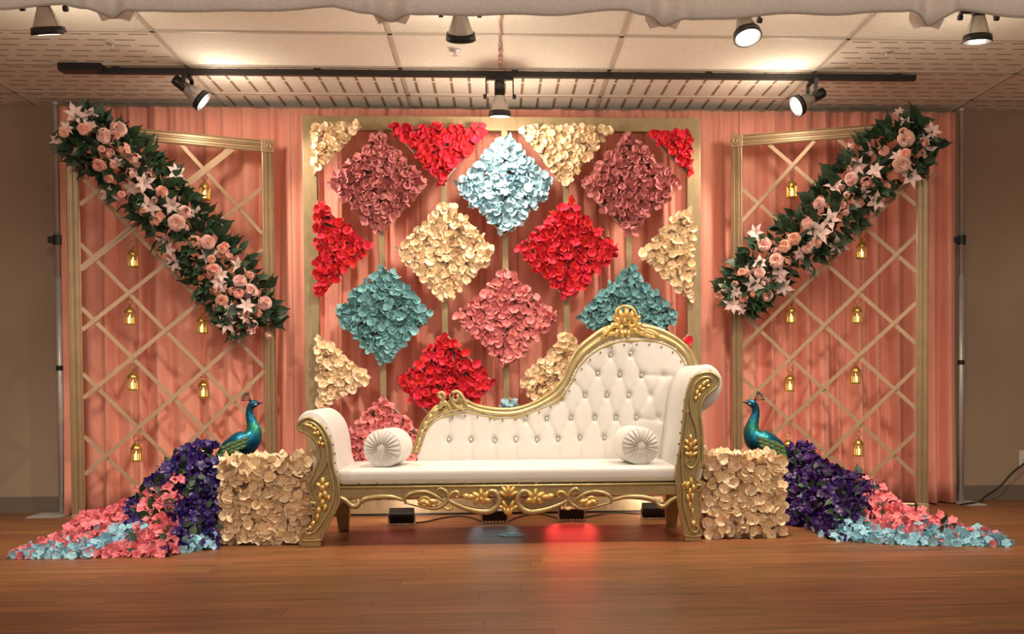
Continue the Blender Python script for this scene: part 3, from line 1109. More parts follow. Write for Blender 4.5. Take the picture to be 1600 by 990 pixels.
# ------------------------------------------------------------------ garlands
def garland(fdat, axis, flowers, label, seed, sprigs):
    random.seed(seed)
    _, po, pi_, u, n = fdat
    P = lambda x, y, d: at_plane(x, y, po + n * d, n)
    mid = axis[len(axis) // 2]
    t = thing('flower_garland', P(mid[0], mid[1], 0.06), label, 'garland', 'garlands on the lattice frames')
    core = spline([P(a[0], a[1], 0.065) for a in axis], 6)
    MB().tube(core, [0.035] * len(core), 8).build('stem_core', 'leaf', t, True)
    # leaves
    nleaf = 0
    ax = [Vector((a[0], a[1], a[2])) for a in axis]
    fine = spline(ax, 10)
    stuff = MB()
    for k in range(520):
        i = random.randrange(len(fine) - 1)
        p, d = fine[i], (fine[min(i + 2, len(fine) - 1)] - fine[max(0, i - 2)])
        perp = Vector((-d.y, d.x)).normalized()
        s = random.uniform(-1, 1)
        s = math.copysign(abs(s) ** 0.7, s)
        x, y = p.x + perp.x * s * p.z * 0.80, p.y + perp.y * s * p.z * 0.80
        dep = 0.035 + 0.10 * (1 - s * s) * random.random() + random.uniform(0, 0.03)
        q = P(x, y, dep)
        c = P(p.x, p.y, 0.05)
        out = (q - c)
        dirv = (out.normalized() * random.uniform(0.3, 1.2) + n * random.uniform(0.05, 0.7) + Vector((random.gauss(0, .45), 0, random.gauss(0, .45)))).normalized()
        # leaf runs along local +X, face +Z
        zax = (n + Vector((random.gauss(0, .5), random.gauss(0, .3), random.gauss(0, .5)))).normalized()
        yax = zax.cross(dirv).normalized()
        zax = dirv.cross(yax).normalized()
        rot = Matrix((dirv, yax, zax)).transposed()
        sc = random.uniform(0.075, 0.125)
        if nleaf < 290:
            inst('leaf', random.choice(LEAF), t, q, rot.to_quaternion(), sc)
            nleaf += 1
        else:
            me = LEAF[k % 3]
            stuff.add([q + rot @ (v.co * sc) for v in me.vertices], [tuple(f.vertices) for f in me.polygons])
    o = stuff.build('foliage_fill', 'leaf', t, True)
    o['kind'] = 'stuff'
    flowers = list(flowers)
    for k in range(34):
        p = random.choice(fine)
        e = random.uniform(-0.7, 0.7) * p.z
        flowers.append((p.x + e * 0.7, p.y - e * 0.7 * (1 if axis[0][0] > axis[-1][0] else -1) * -1, random.choice('lllcckpp'), random.uniform(0.5, 0.75)))
    for x, y, kind, s in flowers:
        rel = min(fine, key=lambda f: (f.x - x) ** 2 + (f.y - y) ** 2)
        off = math.hypot(rel.x - x, rel.y - y) / rel.z
        q = P(x, y, 0.185 - 0.09 * min(1, off) + random.uniform(-.012, .012))
        c = P(rel.x, rel.y, 0.0)
        dirv = (n * 0.28 + (q - c) + Vector((random.gauss(0, .06), 0, random.gauss(0, .06)))).normalized()
        if kind == 'r':
            inst('rose', random.choice(ROSE), t, q, facing(dirv), 0.046 * s)
        elif kind == 'p':
            inst('rose', random.choice(ROSEP), t, q, facing(dirv), 0.042 * s)
        elif kind == 'l':
            inst('lily', random.choice(LILY), t, q - dirv * 0.02, facing(dirv, tilt=.25), 0.068 * s)
        elif kind == 'c':
            inst('hydrangea', random.choice(CLUS), t, q - dirv * 0.03, facing(dirv), 0.042 * s)
        elif kind == 'k':
            inst('hydrangea', random.choice(CLUSP), t, q - dirv * 0.03, facing(dirv), 0.044 * s)
    return t


GLF = [(184, 201, 'r', 1.15), (163, 212, 'r', 1), (191, 230, 'k', 1.1), (212, 246, 'c', 1.1), (253, 299, 'p', .9), (226, 286, 'l', 1), (276, 270, 'l', 1), (233, 322, 'l', 1.05),
       (170, 304, 'l', .9), (117, 177, 'l', 1), (131, 201, 'p', .9), (88, 219, 'l', .7), (154, 258, 'p', .9), (276, 348, 'r', 1.15), (304, 378, 'k', 1.15), (325, 378, 'r', 1),
       (355, 400, 'k', 1), (333, 421, 'p', 1), (391, 455, 'r', 1.1), (373, 458, 'p', .8), (414, 473, 'r', 1.0), (375, 439, 'r', .95), (347, 470, 'p', 1), (385, 478, 'l', .9),
       (255, 377, 'l', .9), (271, 411, 'l', .9), (372, 413, 'l', 1), (310, 335, 'l', .9), (346, 345, 'l', .7), (326, 397, 'l', .9), (352, 507, 'l', 1), (394, 507, 'c', .9),
       (420, 500, 'c', .8), (423, 523, 'c', .6), (368, 526, 'l', .8), (288, 331, 'r', .9), (268, 319, 'l', .9), (140, 180, 'l', 1), (205, 268, 'c', .9), (305, 418, 'k', .8),
       (104, 200, 'l', .7), (243, 345, 'p', .8), (207, 293, 'l', .8), (363, 485, 'l', .9), (262, 390, 'l', .8), (220, 318, 'k', .8), (172, 240, 'k', .8), (340, 440, 'l', .8), (404, 490, 'k', .7)]
garland(fl, [(112, 195, 36), (185, 250, 52), (260, 325, 50), (330, 405, 52), (380, 470, 52), (398, 512, 38)], GLF,
        'diagonal garland of blush roses, pale lilies and dark leaves on the left lattice frame', 21, None)
GRF = [(1416, 216, 'r', 1.15), (1409, 256, 'r', 1.2), (1381, 235, 'p', .8), (1415, 240, 'p', .8), (1434, 240, 'k', .9), (1448, 233, 'l', 1), (1457, 205, 'l', .9), (1415, 193, 'l', .8),
       (1369, 265, 'l', 1), (1340, 258, 'l', 1), (1351, 226, 'c', .9), (1326, 226, 'c', .8), (1355, 283, 'k', 1), (1330, 279, 'r', .9), (1302, 290, 'l', 1), (1425, 276, 'l', 1.1),
       (1462, 272, 'l', .8), (1372, 315, 'l', 1), (1280, 318, 'r', .9), (1323, 329, 'c', 1.1), (1298, 341, 'l', 1.1), (1404, 172, 'l', .6), (1262, 348, 'r', .9), (1320, 318, 'k', .8),
       (1281, 361, 'l', 1.25), (1308, 384, 'l', 1.2), (1275, 378, 'r', .9), (1241, 373, 'p', 1), (1262, 387, 'r', .8), (1226, 384, 'p', 1), (1194, 382, 'r', 1), (1179, 363, 'l', 1),
       (1213, 407, 'r', 1.05), (1229, 407, 'k', .9), (1187, 411, 'l', .8), (1160, 426, 'p', .8), (1187, 426, 'r', .8), (1216, 426, 'l', 1), (1178, 445, 'l', 1), (1197, 461, 'r', 1),
       (1224, 449, 'l', 1), (1132, 449, 'l', .8), (1124, 462, 'p', .8), (1145, 476, 'l', 1), (1163, 475, 'c', .9), (1265, 426, 'c', .7), (1390, 290, 'k', .9), (1345, 300, 'l', .9), (1250, 395, 'l', .8), (1200, 440, 'c', .8)]
garland(frr, [(1448, 205, 34), (1405, 235, 50), (1340, 285, 50), (1290, 345, 46), (1225, 395, 46), (1170, 445, 42), (1150, 475, 28)], GRF,
        'diagonal garland of blush roses, pale lilies and dark leaves on the right lattice frame', 22, None)

# ------------------------------------------------------------------ the sofa
SF = 0.5 * (atZ(486, 852, 0).y + atZ(1083, 847, 0).y)      # front plane of the sofa
SB = SF + 0.60                                             # plane of the sofa back
print('SOFA', SF, atZ(486, 852, 0).y, atZ(1083, 847, 0).y)
sx0, sx1 = atY(470, 800, SF).x, atY(1100, 800, SF).x
sofa = thing('chaise_sofa', ((sx0 + sx1) / 2, SF + 0.3, 0), 'white tufted leather chaise sofa with carved gold frame in the middle of the stage', 'sofa')
S = lambda x, y, Y=SF: atY(x, y, Y)
SEATZ = S(780, 731).z
APZ = S(780, 757).z
print('seat', SEATZ, APZ)


def sp2(pts, Y, n=5, closed=True):
    return spline([S(x, y, Y) for x, y in pts], n, closed)


# seat cushion
def slab(name, x0, x1, y0, y1, z0, z1, r, m, parent, crown=0.0):
    mb = MB()
    mb.box((x0, y0, z0), (x1, y1, z1))
    o = mb.build(name, m, parent, True)
    b = o.modifiers.new('bevel', 'BEVEL')
    b.width = r
    b.segments = 5
    return o


ix0, ix1 = S(529, 745).x, S(1059, 745).x
slab('seat_cushion', ix0 - 0.01, ix1 + 0.01, SF + 0.012, SB - 0.02, APZ + 0.004, SEATZ, 0.028, 'leather', sofa)
# front rail (apron)
ap_top, ap_bot = APZ, S(780, 776).z
MB().box((ix0 - 0.01, SF + 0.0, ap_bot), (ix1 + 0.01, SF + 0.045, ap_top)).build('apron', 'sgold', sofa, bevel=0.004)
MB().tube([(ix0, SF - 0.002, ap_top - 0.006), (ix1, SF - 0.002, ap_top - 0.006)], 0.008, 8).build('apron_bead', 'sgold', sofa, True)
MB().box((ix0, SB - 0.06, ap_bot), (ix1, SB - 0.02, ap_top)).build('rear_rail', 'sgold', sofa)
MB().box((ix0, SF + 0.05, ap_bot - 0.0), (ix0 + 0.03, SB - 0.03, ap_top)).box((ix1 - 0.03, SF + 0.05, ap_bot), (ix1, SB - 0.03, ap_top)).build('side_rails', 'sgold', sofa)


MB().box((ix0 + 0.02, SF + 0.04, ap_bot + 0.012), (ix1 - 0.02, SB - 0.04, ap_bot + 0.02)).build('underside_bounce_panel', 'leather', sofa)  # pale panel added under the seat to bounce red light onto the floor


def mirror(pts, c=794):
    return [(2 * c - x, y) for x, y in pts]


def carve(name, curves, r, m, parent, Y=SF - 0.004, taper=True):
    mb = MB()
    for c in curves:
        p = sp2(c, Y, 5, False)
        k = len(p)
        rad = [r * (0.45 + 0.55 * math.sin(math.pi * min(1, max(0, (i + 0.6) / (k + .2))))) if taper else r for i in range(k)]
        mb.tube(p, rad, 8)
    return mb.build(name, m, parent, True)


def spiral(cx, cy, r, turns, a0, sgn=1, n=22):
    return [(cx + r * (1 - 0.85 * i / n) * math.cos(a0 + sgn * turns * math.tau * i / n), cy + r * (1 - 0.85 * i / n) * math.sin(a0 + sgn * turns * math.tau * i / n)) for i in range(n + 1)]


for mir in (False, True):
    f = mirror if mir else (lambda p: p)
    carve('apron_scroll', [f([(530, 776), (541, 782), (550, 790), (557, 790), (561, 785), (558, 780)]),
                           f([(556, 790), (563, 784), (572, 779), (590, 776), (612, 776), (630, 781)])], 0.0145, 'sgold', sofa)
    carve('apron_cartouche', [f([(634, 787), (633, 778), (644, 770), (664, 768), (682, 775), (694, 784)]),
                              f([(634, 785), (655, 790), (678, 794), (692, 789), (700, 779), (697, 768), (688, 763), (683, 768), (688, 772)])], 0.011, 'sgold', sofa, SF - 0.006)
    carve('apron_volute', [f([(697, 779), (716, 789), (740, 797), (762, 799), (776, 791), (780, 779), (773, 768), (763, 768), (762, 775)])], 0.017, 'sgold', sofa, SF - 0.006)
    carve('apron_tendril', [f([(698, 780), (706, 770), (714, 768), (717, 774), (712, 777)]), f([(690, 789), (699, 795), (706, 792), (703, 786)]),
                            f([(652, 782), (664, 776), (674, 782), (684, 790)])], 0.008, 'bgold', sofa, SF - 0.008)
    lv = MB()
    random.seed(3)
    for x, y, a, l in [(752, 771, -100, 8), (745, 774, -150, 9), (759, 773, -50, 7), (736, 776, 175, 10), (753, 780, 60, 8), (745, 781, 120, 7), (761, 781, 20, 7), (728, 775, 185, 6),
                       (668, 786, 30, 8), (676, 783, 10, 8), (660, 784, 150, 7)]:
        (x, y), = f([(x, y)])
        if mir:
            a = 180 - a
        c = S(x, y, SF - 0.010)
        lv.ell(c, (l * 0.0038, 0.013, 0.0145), 8, 5, Matrix.Rotation(R(a), 3, 'Y'))
    lv.build('apron_leaf_carving', 'bgold', sofa, True)
# centre palmette of the apron
lv = MB()
for a, l in [(-90, 10), (-55, 10), (-125, 10), (-20, 9), (-160, 9)]:
    x, y = 794 + 8 * math.cos(R(a)), 774 + 8 * math.sin(R(a))
    lv.ell(S(x, y, SF - 0.010), (l * 0.0033, 0.014, 0.013), 8, 5, Matrix.Rotation(R(a), 3, 'Y'))
for dx, y, a in [(-6, 787, 60), (6, 787, 120), (-11, 792, 30), (11, 792, 150), (0, 799, 90), (-5, 797, 65), (5, 797, 115)]:
    lv.ell(S(794 + dx, y, SF - 0.010), (0.026, 0.012, 0.011), 8, 5, Matrix.Rotation(R(a), 3, 'Y'))
lv.build('apron_palmette', 'bgold', sofa, True)


# arms: rolled white bodies with carved gold facings
def arm(profile, name_tag):
    pr = sp2(profile, SF + 0.03, 4)
    n = len(pr)
    cx = sum(p.x for p in pr) / n
    cz = sum(p.z for p in pr) / n
    mb = MB()
    secs = [(SF + 0.024, 0.93), (SF + 0.032, 0.985), (SF + 0.05, 1.0), (SB - 0.03, 1.0), (SB - 0.012, 0.98), (SB - 0.004, 0.92)]
    vs_ = []
    for y, s in secs:
        for p in pr:
            vs_.append((cx + (p.x - cx) * s, y, cz + (p.z - cz) * s))
    fs = []
    for k in range(len(secs) - 1):
        for i in range(n):
            j = (i + 1) % n
            fs.append((k * n + i, (k + 1) * n + i, (k + 1) * n + j, k * n + j))
    fs.append(tuple(range(n)))
    fs.append(tuple(range((len(secs)) * n - 1, (len(secs) - 1) * n - 1, -1)))
    return mb.add(vs_, fs).build('arm', 'leather', sofa, True)


LARM = [(534, 754), (527, 722), (524, 697), (518, 670), (507, 652), (492, 642), (478, 642), (468, 650), (464, 661), (469, 672), (481, 680), (491, 692), (494, 708), (489, 735), (492, 754)]
RARM = [(1056, 754), (1058, 720), (1063, 680), (1067, 640), (1072, 608), (1080, 588), (1091, 575), (1106, 569), (1120, 576), (1128, 591), (1127, 610), (1119, 627), (1107, 636), (1098, 644), (1096, 668), (1097, 720), (1092, 754)]
arm(LARM, 'l')
arm(RARM, 'r')


def facing_plate(outline, name, Y=SF, thick=0.035, bead=0.0075):
    pts = sp2(outline, Y, 4)
    MB().plate(pts, Y - 0.004, Y + thick).build(name, 'sgold', sofa, bevel=0.003)
    b = [p + Vector((0, -0.006, 0)) for p in pts]
    MB().tube(b + [b[0]], bead, 7, cap=False).build(name + '_bead', 'sgold', sofa, True)


LF_TOP = [(466, 663), (472, 656), (484, 653), (501, 663), (514, 684), (519, 706), (520, 727), (528, 752), (530, 770), (529, 787), (521, 803), (512, 820), (503, 838), (501, 843), (473, 843), (473, 832), (482, 826), (489, 815),
          (490, 801), (484, 793), (486, 785), (490, 782), (484, 766), (484, 753), (490, 740), (499, 715), (498, 700), (492, 686), (479, 676), (469, 672)]
facing_plate(LF_TOP, 'arm_facing')
RF_TOP = [(1081, 592), (1093, 584), (1110, 582), (1122, 591), (1121, 602), (1112, 611), (1102, 619), (1095, 633), (1093, 648), (1096, 668), (1097, 700), (1097, 722), (1090, 737), (1087, 748), (1096, 756), (1096, 766), (1094, 778),
          (1094, 798), (1090, 815), (1092, 826), (1094, 836), (1070, 836), (1069, 826), (1064, 808), (1060, 787), (1057, 757), (1058, 727), (1064, 690), (1068, 655), (1072, 618)]
facing_plate(RF_TOP, 'arm_facing')
for x0, x1, yt in ((472, 501, 841), (1070, 1095, 834)):
    a, b = S(x0, yt), S(x1, yt)
    MB().box((a.x, SF - 0.004, 0), (b.x, SF + 0.06, a.z)).build('front_foot', 'sgold', sofa, bevel=0.003)
# facing carvings
carve('facing_scroll', [[(472, 664), (482, 659), (495, 666), (506, 684), (511, 706), (508, 727), (494, 748), (489, 760), (495, 772)],
                        [(511, 706), (514, 727), (520, 752), (521, 775), (515, 795), (505, 812), (494, 828), (482, 834), (477, 829), (482, 826), (486, 829)],
                        spiral(490, 789, 6, 1.3, 0.5)], 0.0085, 'sgold', sofa, SF - 0.012)
carve('facing_scroll', [[(1113, 597), (1109, 590), (1098, 590), (1086, 600), (1080, 620), (1080, 645), (1088, 668), (1091, 695), (1090, 718), (1082, 731), (1072, 726), (1074, 718), (1080, 720)],
                        [(1075, 640), (1072, 670), (1066, 705), (1066, 730), (1068, 760), (1069, 788), (1074, 810), (1079, 826), (1086, 831), (1091, 826), (1087, 820), (1082, 823)],
                        spiral(1091, 761, 6, 1.3, 2.5, -1)], 0.0085, 'sgold', sofa, SF - 0.012)


def leaf_cluster(items, name='facing_leaf_carving'):
    lv = MB()
    for x, y, a, l, w_ in items:
        lv.ell(S(x, y, SF - 0.010), (l * 0.0036, 0.013, w_ * 0.0038), 8, 5, Matrix.Rotation(R(a), 3, 'Y'))
    lv.build(name, 'bgold', sofa, True)


leaf_cluster([(480, 664, 20, 5, 3), (486, 666, 50, 5, 3), (492, 670, 40, 5, 3.5), (497, 677, 70, 5, 3), (492, 677, 30, 4, 3), (501, 686, 80, 5, 3), (504, 694, 95, 4, 3), (499, 692, 60, 4, 2.5)])
leaf_cluster([(504, 752, -90, 7, 4), (498, 758, -140, 6, 3.5), (510, 758, -40, 6, 3.5), (504, 762, 90, 6, 5), (508, 772, 70, 7, 3.5), (500, 775, 110, 7, 3.5), (504, 785, 95, 7, 4), (508, 793, 100, 6, 3),
              (498, 797, 120, 6, 3.5), (496, 808, 100, 7, 3), (489, 818, 130, 6, 3), (485, 824, 150, 4, 3), (514, 778, 80, 5, 2.5)])
leaf_cluster([(1104, 596, 150, 6, 3), (1099, 600, 120, 6, 3.5), (1093, 606, 110, 6, 3), (1098, 608, 140, 5, 3), (1089, 614, 100, 6, 3), (1092, 618, 120, 5, 2.5), (1087, 623, 95, 5, 2.5), (1106, 603, 160, 4, 2.5)])
leaf_cluster([(1079, 684, -90, 6, 3), (1074, 691, -130, 6, 3), (1085, 691, -50, 6, 3), (1073, 700, -140, 6, 3), (1086, 700, -40, 6, 3), (1079, 696, -90, 7, 2.5), (1074, 709, -150, 6, 3), (1085, 709, -30, 6, 3), (1079, 710, -90, 6, 3)])
leaf_cluster([(1080, 752, 80, 7, 3), (1074, 758, 110, 7, 3.5), (1084, 762, 70, 6, 3), (1078, 768, 90, 7, 3), (1075, 778, 80, 7, 3), (1082, 776, 90, 7, 2.5), (1078, 790, 85, 7, 2.5), (1082, 800, 90, 7, 2), (1068, 756, 130, 5, 3), (1084, 818, 70, 6, 4)])
# rear legs
for px in (536, 1050):
    Yl = SB - 0.07
    a = S(px, 800, Yl)
    mb = MB()
    for k, (z, hw, off) in enumerate([(ap_top - 0.02, 0.045, 0), (0.14, 0.042, 0), (0.0, 0.030, 0.03)]):
        pass
    secs = [(ap_top - 0.01, 0.048, 0.0), (0.16, 0.044, 0.005), (0.07, 0.034, 0.02), (0.0, 0.028, 0.03)]
    vs_ = []
    for z, hw, off in secs:
        vs_ += [(a.x - hw, Yl - hw + off, z), (a.x + hw, Yl - hw + off, z), (a.x + hw, Yl + hw + off, z), (a.x - hw, Yl + hw + off, z)]
    fs = [(0, 1, 2, 3), (15, 14, 13, 12)]
    for k in range(3):
        for i in range(4):
            j = (i + 1) % 4
            fs.append((k * 4 + i, k * 4 + 4 + i, k * 4 + 4 + j, k * 4 + j))
    mb.add(vs_, fs).build('rear_leg', 'sgold', sofa, bevel=0.006)

# back: tufted panel and gold rail
OUT = [(646, 708), (652, 690), (659, 669), (670, 652), (686, 638), (702, 634), (718, 630), (730, 629), (747, 636), (776, 641), (807, 640), (839, 629), (866, 612), (881, 594), (892, 570), (905, 549), (926, 531), (944, 520), (965, 514),
       (990, 512), (1018, 516), (1039, 523), (1060, 535), (1076, 551), (1086, 570), (1090, 590)]
INN = [(656, 710), (661, 694), (668, 675), (678, 662), (692, 654), (706, 650), (722, 647), (736, 646), (750, 650), (776, 654), (806, 653), (840, 642), (872, 627), (890, 606), (903, 580), (917, 562), (937, 548), (955, 540), (972, 536),
       (990, 535), (1010, 535), (1030, 538), (1050, 547), (1063, 562), (1070, 580), (1072, 600)]
NS = 110
o_ = resample(spline([S(x, y, SB) for x, y in OUT], 6), NS)
i_ = resample(spline([S(x, y, SB) for x, y in INN], 6), NS)
o_ = [b + (a - b) * 1.30 for a, b in zip(o_, i_)]
prof = [(-0.05, -0.05), (-0.08, 0.004), (0.02, 0.020), (0.16, 0.022), (0.24, 0.012), (0.40, 0.026), (0.58, 0.030), (0.70, 0.018), (0.78, 0.016), (0.88, 0.026), (1.0, 0.020), (1.05, -0.002), (1.0, -0.05)]
k = len(prof)
vs_, fs = [], []
for a, b in zip(o_, i_):
    for t, h in prof:
        q = a.lerp(b, t)
        vs_.append((q.x, SB - h, q.z))
for s in range(NS - 1):
    for j in range(k):
        j2 = (j + 1) % k
        fs.append((s * k + j, (s + 1) * k + j, (s + 1) * k + j2, s * k + j2))
fs += [tuple(range(k)), tuple(range(NS * k - 1, (NS - 1) * k - 1, -1))]
MB().add(vs_, fs).build('back_rail', 'sgold', sofa, True)

BUT = [(702, 686), (736, 686), (773, 687), (806, 686), (839, 686), (872, 685), (906, 683), (944, 683), (980, 683), (820, 655), (854, 653), (892, 652), (929, 652), (962, 652), (994, 652), (1028, 652),
       (878, 622), (914, 617), (948, 617), (982, 617), (1016, 617), (934, 583), (968, 585), (1002, 586), (1036, 586), (954, 554), (985, 552)]
VIS = [b for b in BUT if b not in ((820, 655), (878, 622), (980, 683), (1028, 652), (1016, 617), (1036, 586))]
seg = []
for a in BUT:
    for b in BUT:
        if 10 < a[1] - b[1] < 42 and abs(a[0] - b[0]) < 27:
            seg.append((a, b))
for x, y in BUT[:9]:
    seg.append(((x, y), (x, 716)))
for x, y in BUT[:4]:
    seg.append(((x, y), (x, 650)))
seg += [((1002, 586), (1060, 587)), ((985, 552), (985, 534)), ((954, 554), (950, 540)), ((994, 652), (1050, 660)), ((934, 583), (918, 570)), ((914, 617), (900, 600))]


def sdist(x, y, a, b):
    dx, dy = b[0] - a[0], b[1] - a[1]
    t = max(0, min(1, ((x - a[0]) * dx + (y - a[1]) * dy) / (dx * dx + dy * dy)))
    return math.hypot(x - a[0] - t * dx, y - a[1] - t * dy)


mid = [((a[0] + b[0] * 2) / 3, (a[1] + b[1] * 2) / 3) for a, b in zip(OUT, INN)]
poly = mid + [(1072, 724), (652, 724)]
step = 2.6
gx, gyv = [], []
x = 640
cols = int((1076 - 640) / step) + 1
rows = int((728 - 525) / step) + 1
idx = {}
vs_, fs = [], []
for r_ in range(rows + 1):
    for c_ in range(cols + 1):
        x, y = 640 + c_ * step, 525 + r_ * step
        h = 0.040
        ds = min(sdist(x, y, a, b) for a, b in seg)
        db = min(math.hypot(x - a, y - b) for a, b in BUT)
        h -= 0.0065 * math.exp(-(ds / 2.2) ** 2) + 0.017 * math.exp(-(db / 6.0) ** 2)
        h += 0.004 * min(1, ds / 12)
        q = S(x, y, SB)
        idx[(r_, c_)] = len(vs_)
        vs_.append((q.x, SB - h + 0.022, q.z))
for r_ in range(rows):
    for c_ in range(cols):
        if inpoly(640 + (c_ + .5) * step, 525 + (r_ + .5) * step, poly):
            fs.append((idx[(r_, c_)], idx[(r_ + 1, c_)], idx[(r_ + 1, c_ + 1)], idx[(r_, c_ + 1)]))
used = sorted({i for f in fs for i in f})
rm = {o: n for n, o in enumerate(used)}
MB().add([vs_[i] for i in used], [tuple(rm[i] for i in f) for f in fs]).build('tufted_back', 'leather', sofa, True)
# back of the backrest
bp = [S(x, y, SB) for x, y in poly]
MB().plate(bp, SB + 0.02, SB + 0.05).build('back_panel', 'leather', sofa)
for x, y in VIS:
    q = S(x, y, SB)
    mb = MB()
    mb.ell((q.x, SB - 0.012, q.z), (0.0092, 0.007, 0.0092), 10, 6)
    mb.build('button', 'crystal', sofa, True)
    MB().tube([Vector((q.x + 0.0098 * math.cos(a_), SB - 0.011, q.z + 0.0098 * math.sin(a_))) for a_ in [math.tau * k_ / 12 for k_ in range(13)]], 0.0016, 5).build('button_rim', 'nail', sofa, True)
# nail heads
nm = MB()


def nails(pts, n, Y, r=0.0058):
    for q in resample([S(x, y, Y) for x, y in pts], n):
        nm.ell(q, (r, r * 0.8, r), 6, 4)


nails([(533, 755), (1056, 755)], 20, SF + 0.006)
nails([(x + 1, y + 2.5) for x, y in INN[5:]], 24, SB - 0.026)
nails([(530, 750), (524, 727), (523, 706), (518, 684), (510, 668)], 7, SF + 0.026)
nails([(1055, 745), (1056, 727), (1061, 690), (1065, 655), (1070, 618), (1080, 590), (1095, 581), (1110, 579)], 12, SF + 0.022)
nm.build('nail_heads', 'nail', sofa, True)['kind'] = 'stuff'
# crest on the back rail
YC = SB - 0.03


def lobes(name, items, m='bgold', Y=YC, dep=0.016):
    lv = MB()
    for x, y, a, l, w_ in items:
        lv.ell(S(x, y, Y), (l * 0.0036, dep, w_ * 0.0036), 8, 5, Matrix.Rotation(R(a), 3, 'Y'))
    return lv.build(name, m, sofa, True)


cr = MB()
lobes('crest_shell', [(979, 490, -90, 11, 5), (970, 492, -115, 11, 5), (988, 492, -65, 11, 5), (964, 499, -140, 10, 5), (994, 499, -40, 10, 5), (979, 502, 90, 8, 8), (962, 508, -170, 9, 5), (996, 508, -10, 8, 5)])
lobes('crest_leaf', [(954, 512, 150, 10, 4), (947, 518, 140, 9, 4), (955, 521, 170, 9, 4), (963, 520, 100, 8, 4), (972, 521, 80, 8, 4), (982, 521, 95, 8, 4), (994, 516, 30, 9, 4), (1003, 520, 20, 9, 4), (1012, 524, 15, 9, 3.5),
                     (943, 524, 120, 7, 3), (1020, 526, 5, 8, 3), (986, 512, 60, 7, 4), (970, 512, 120, 7, 4)])


def carveB(name, curves, r, m='bgold', Y=YC - 0.012):
    mb = MB()
    for c in curves:
        mb.tube(sp2(c, Y, 4, False), r, 7)
    mb.build(name, m, sofa, True)


carveB('crest_scroll', [[(962, 496), (964, 484), (973, 478), (984, 479), (992, 486), (995, 498), (990, 508), (983, 507), (980, 500)], [(944, 524), (952, 514), (960, 505)], [(1030, 524), (1016, 516), (1002, 514), (996, 505)]], 0.008)
lobes('crest_gem', [(981, 499, 0, 3, 3)], 'nail', YC - 0.02, 0.01)
# scroll at the low end of the back rail
carveB('back_scroll', [[(730, 633), (724, 622), (716, 612), (708, 613), (706, 621), (712, 626), (717, 621), (713, 617)], [(726, 640), (712, 634), (704, 622), (708, 614)], [(690, 622), (685, 617), (690, 613), (695, 618), (692, 626), (698, 634)],
                       [(686, 638), (694, 628), (700, 632), (706, 642)]], 0.0105, 'sgold')
lobes('back_scroll_leaf', [(690, 632, 120, 10, 5), (698, 638, 150, 10, 5), (680, 644, 130, 10, 4.5), (672, 653, 125, 9, 4.5), (665, 664, 115, 9, 4.5), (659, 677, 110, 9, 4), (655, 690, 108, 9, 4), (651, 702, 110, 8, 3.5), (705, 632, 60, 8, 4)], 'sgold', SB - 0.026, 0.014)


# ------------------------------------------------------------------ round bolster pillows
def bolster(px, py, Yf, yaw, label):
    c = S(px, py, Yf)
    r = 0.100
    c.z = SEATZ + r - 0.003
    ax = Vector((math.sin(yaw), math.cos(yaw), 0))      # runs away from the camera
    q = ax.to_track_quat('Z', 'Y').to_matrix()
    t = thing('bolster_pillow', Vector((c.x, c.y, SEATZ)), label, 'pillow', 'round bolster pillows')
    Lb = 0.25
    MB().lathe(c, [(r * .90, 0.0), (r * 0.985, 0.010), (r, 0.03), (r, Lb - .03), (r * .985, Lb - 0.01), (r * .9, Lb)], 40, q).build('body', 'leather', t, True)
    vs_, fs = [], []
    na, nr = 96, 8
    for s, base in ((-1, 0.0),):
        for i in range(nr + 1):
            rr = r * 0.97 * i / nr
            for j in range(na):
                a = math.tau * j / na
                pl = 0.5 + 0.5 * math.cos(22 * a + 0.6 * math.sin(3 * a))
                bul = 0.030 * math.sin(math.pi * min(1, (i / nr) ** 0.8) * 0.94) ** 0.8
                dep = -bul * (0.55 + 0.45 * pl * (1 if i < nr else 0))
                if i <= 1:
                    dep = 0.008
                vs_.append(c + q @ Vector((rr * math.cos(a), rr * math.sin(a), dep + 0.002)))
        for i in range(nr):
            for j in range(na):
                j2 = (j + 1) % na
                fs.append((i * na + j, (i + 1) * na + j, (i + 1) * na + j2, i * na + j2))
    MB().add(vs_, fs).build('pleated_end', 'leather', t, True)
    MB().ell(c + ax * -0.010, (0.030, 0.014, 0.030), 16, 8, Matrix.Rotation(-yaw, 3, 'Z')).build('centre_button', 'leather', t, True)
    rim = [c + q @ Vector((r * 0.97 * math.cos(math.tau * j / 40), r * .97 * math.sin(math.tau * j / 40), 0.004)) for j in range(41)]
    MB().tube(rim, 0.004, 6, cap=False).build('piping', 'leather', t, True)


bolster(597, 698, SF + 0.13, R(10), 'round white bolster pillow with pleated end beside the low sofa arm')
bolster(1001, 698, SF + 0.13, R(-7), 'round white bolster pillow with pleated end against the tall sofa arm')


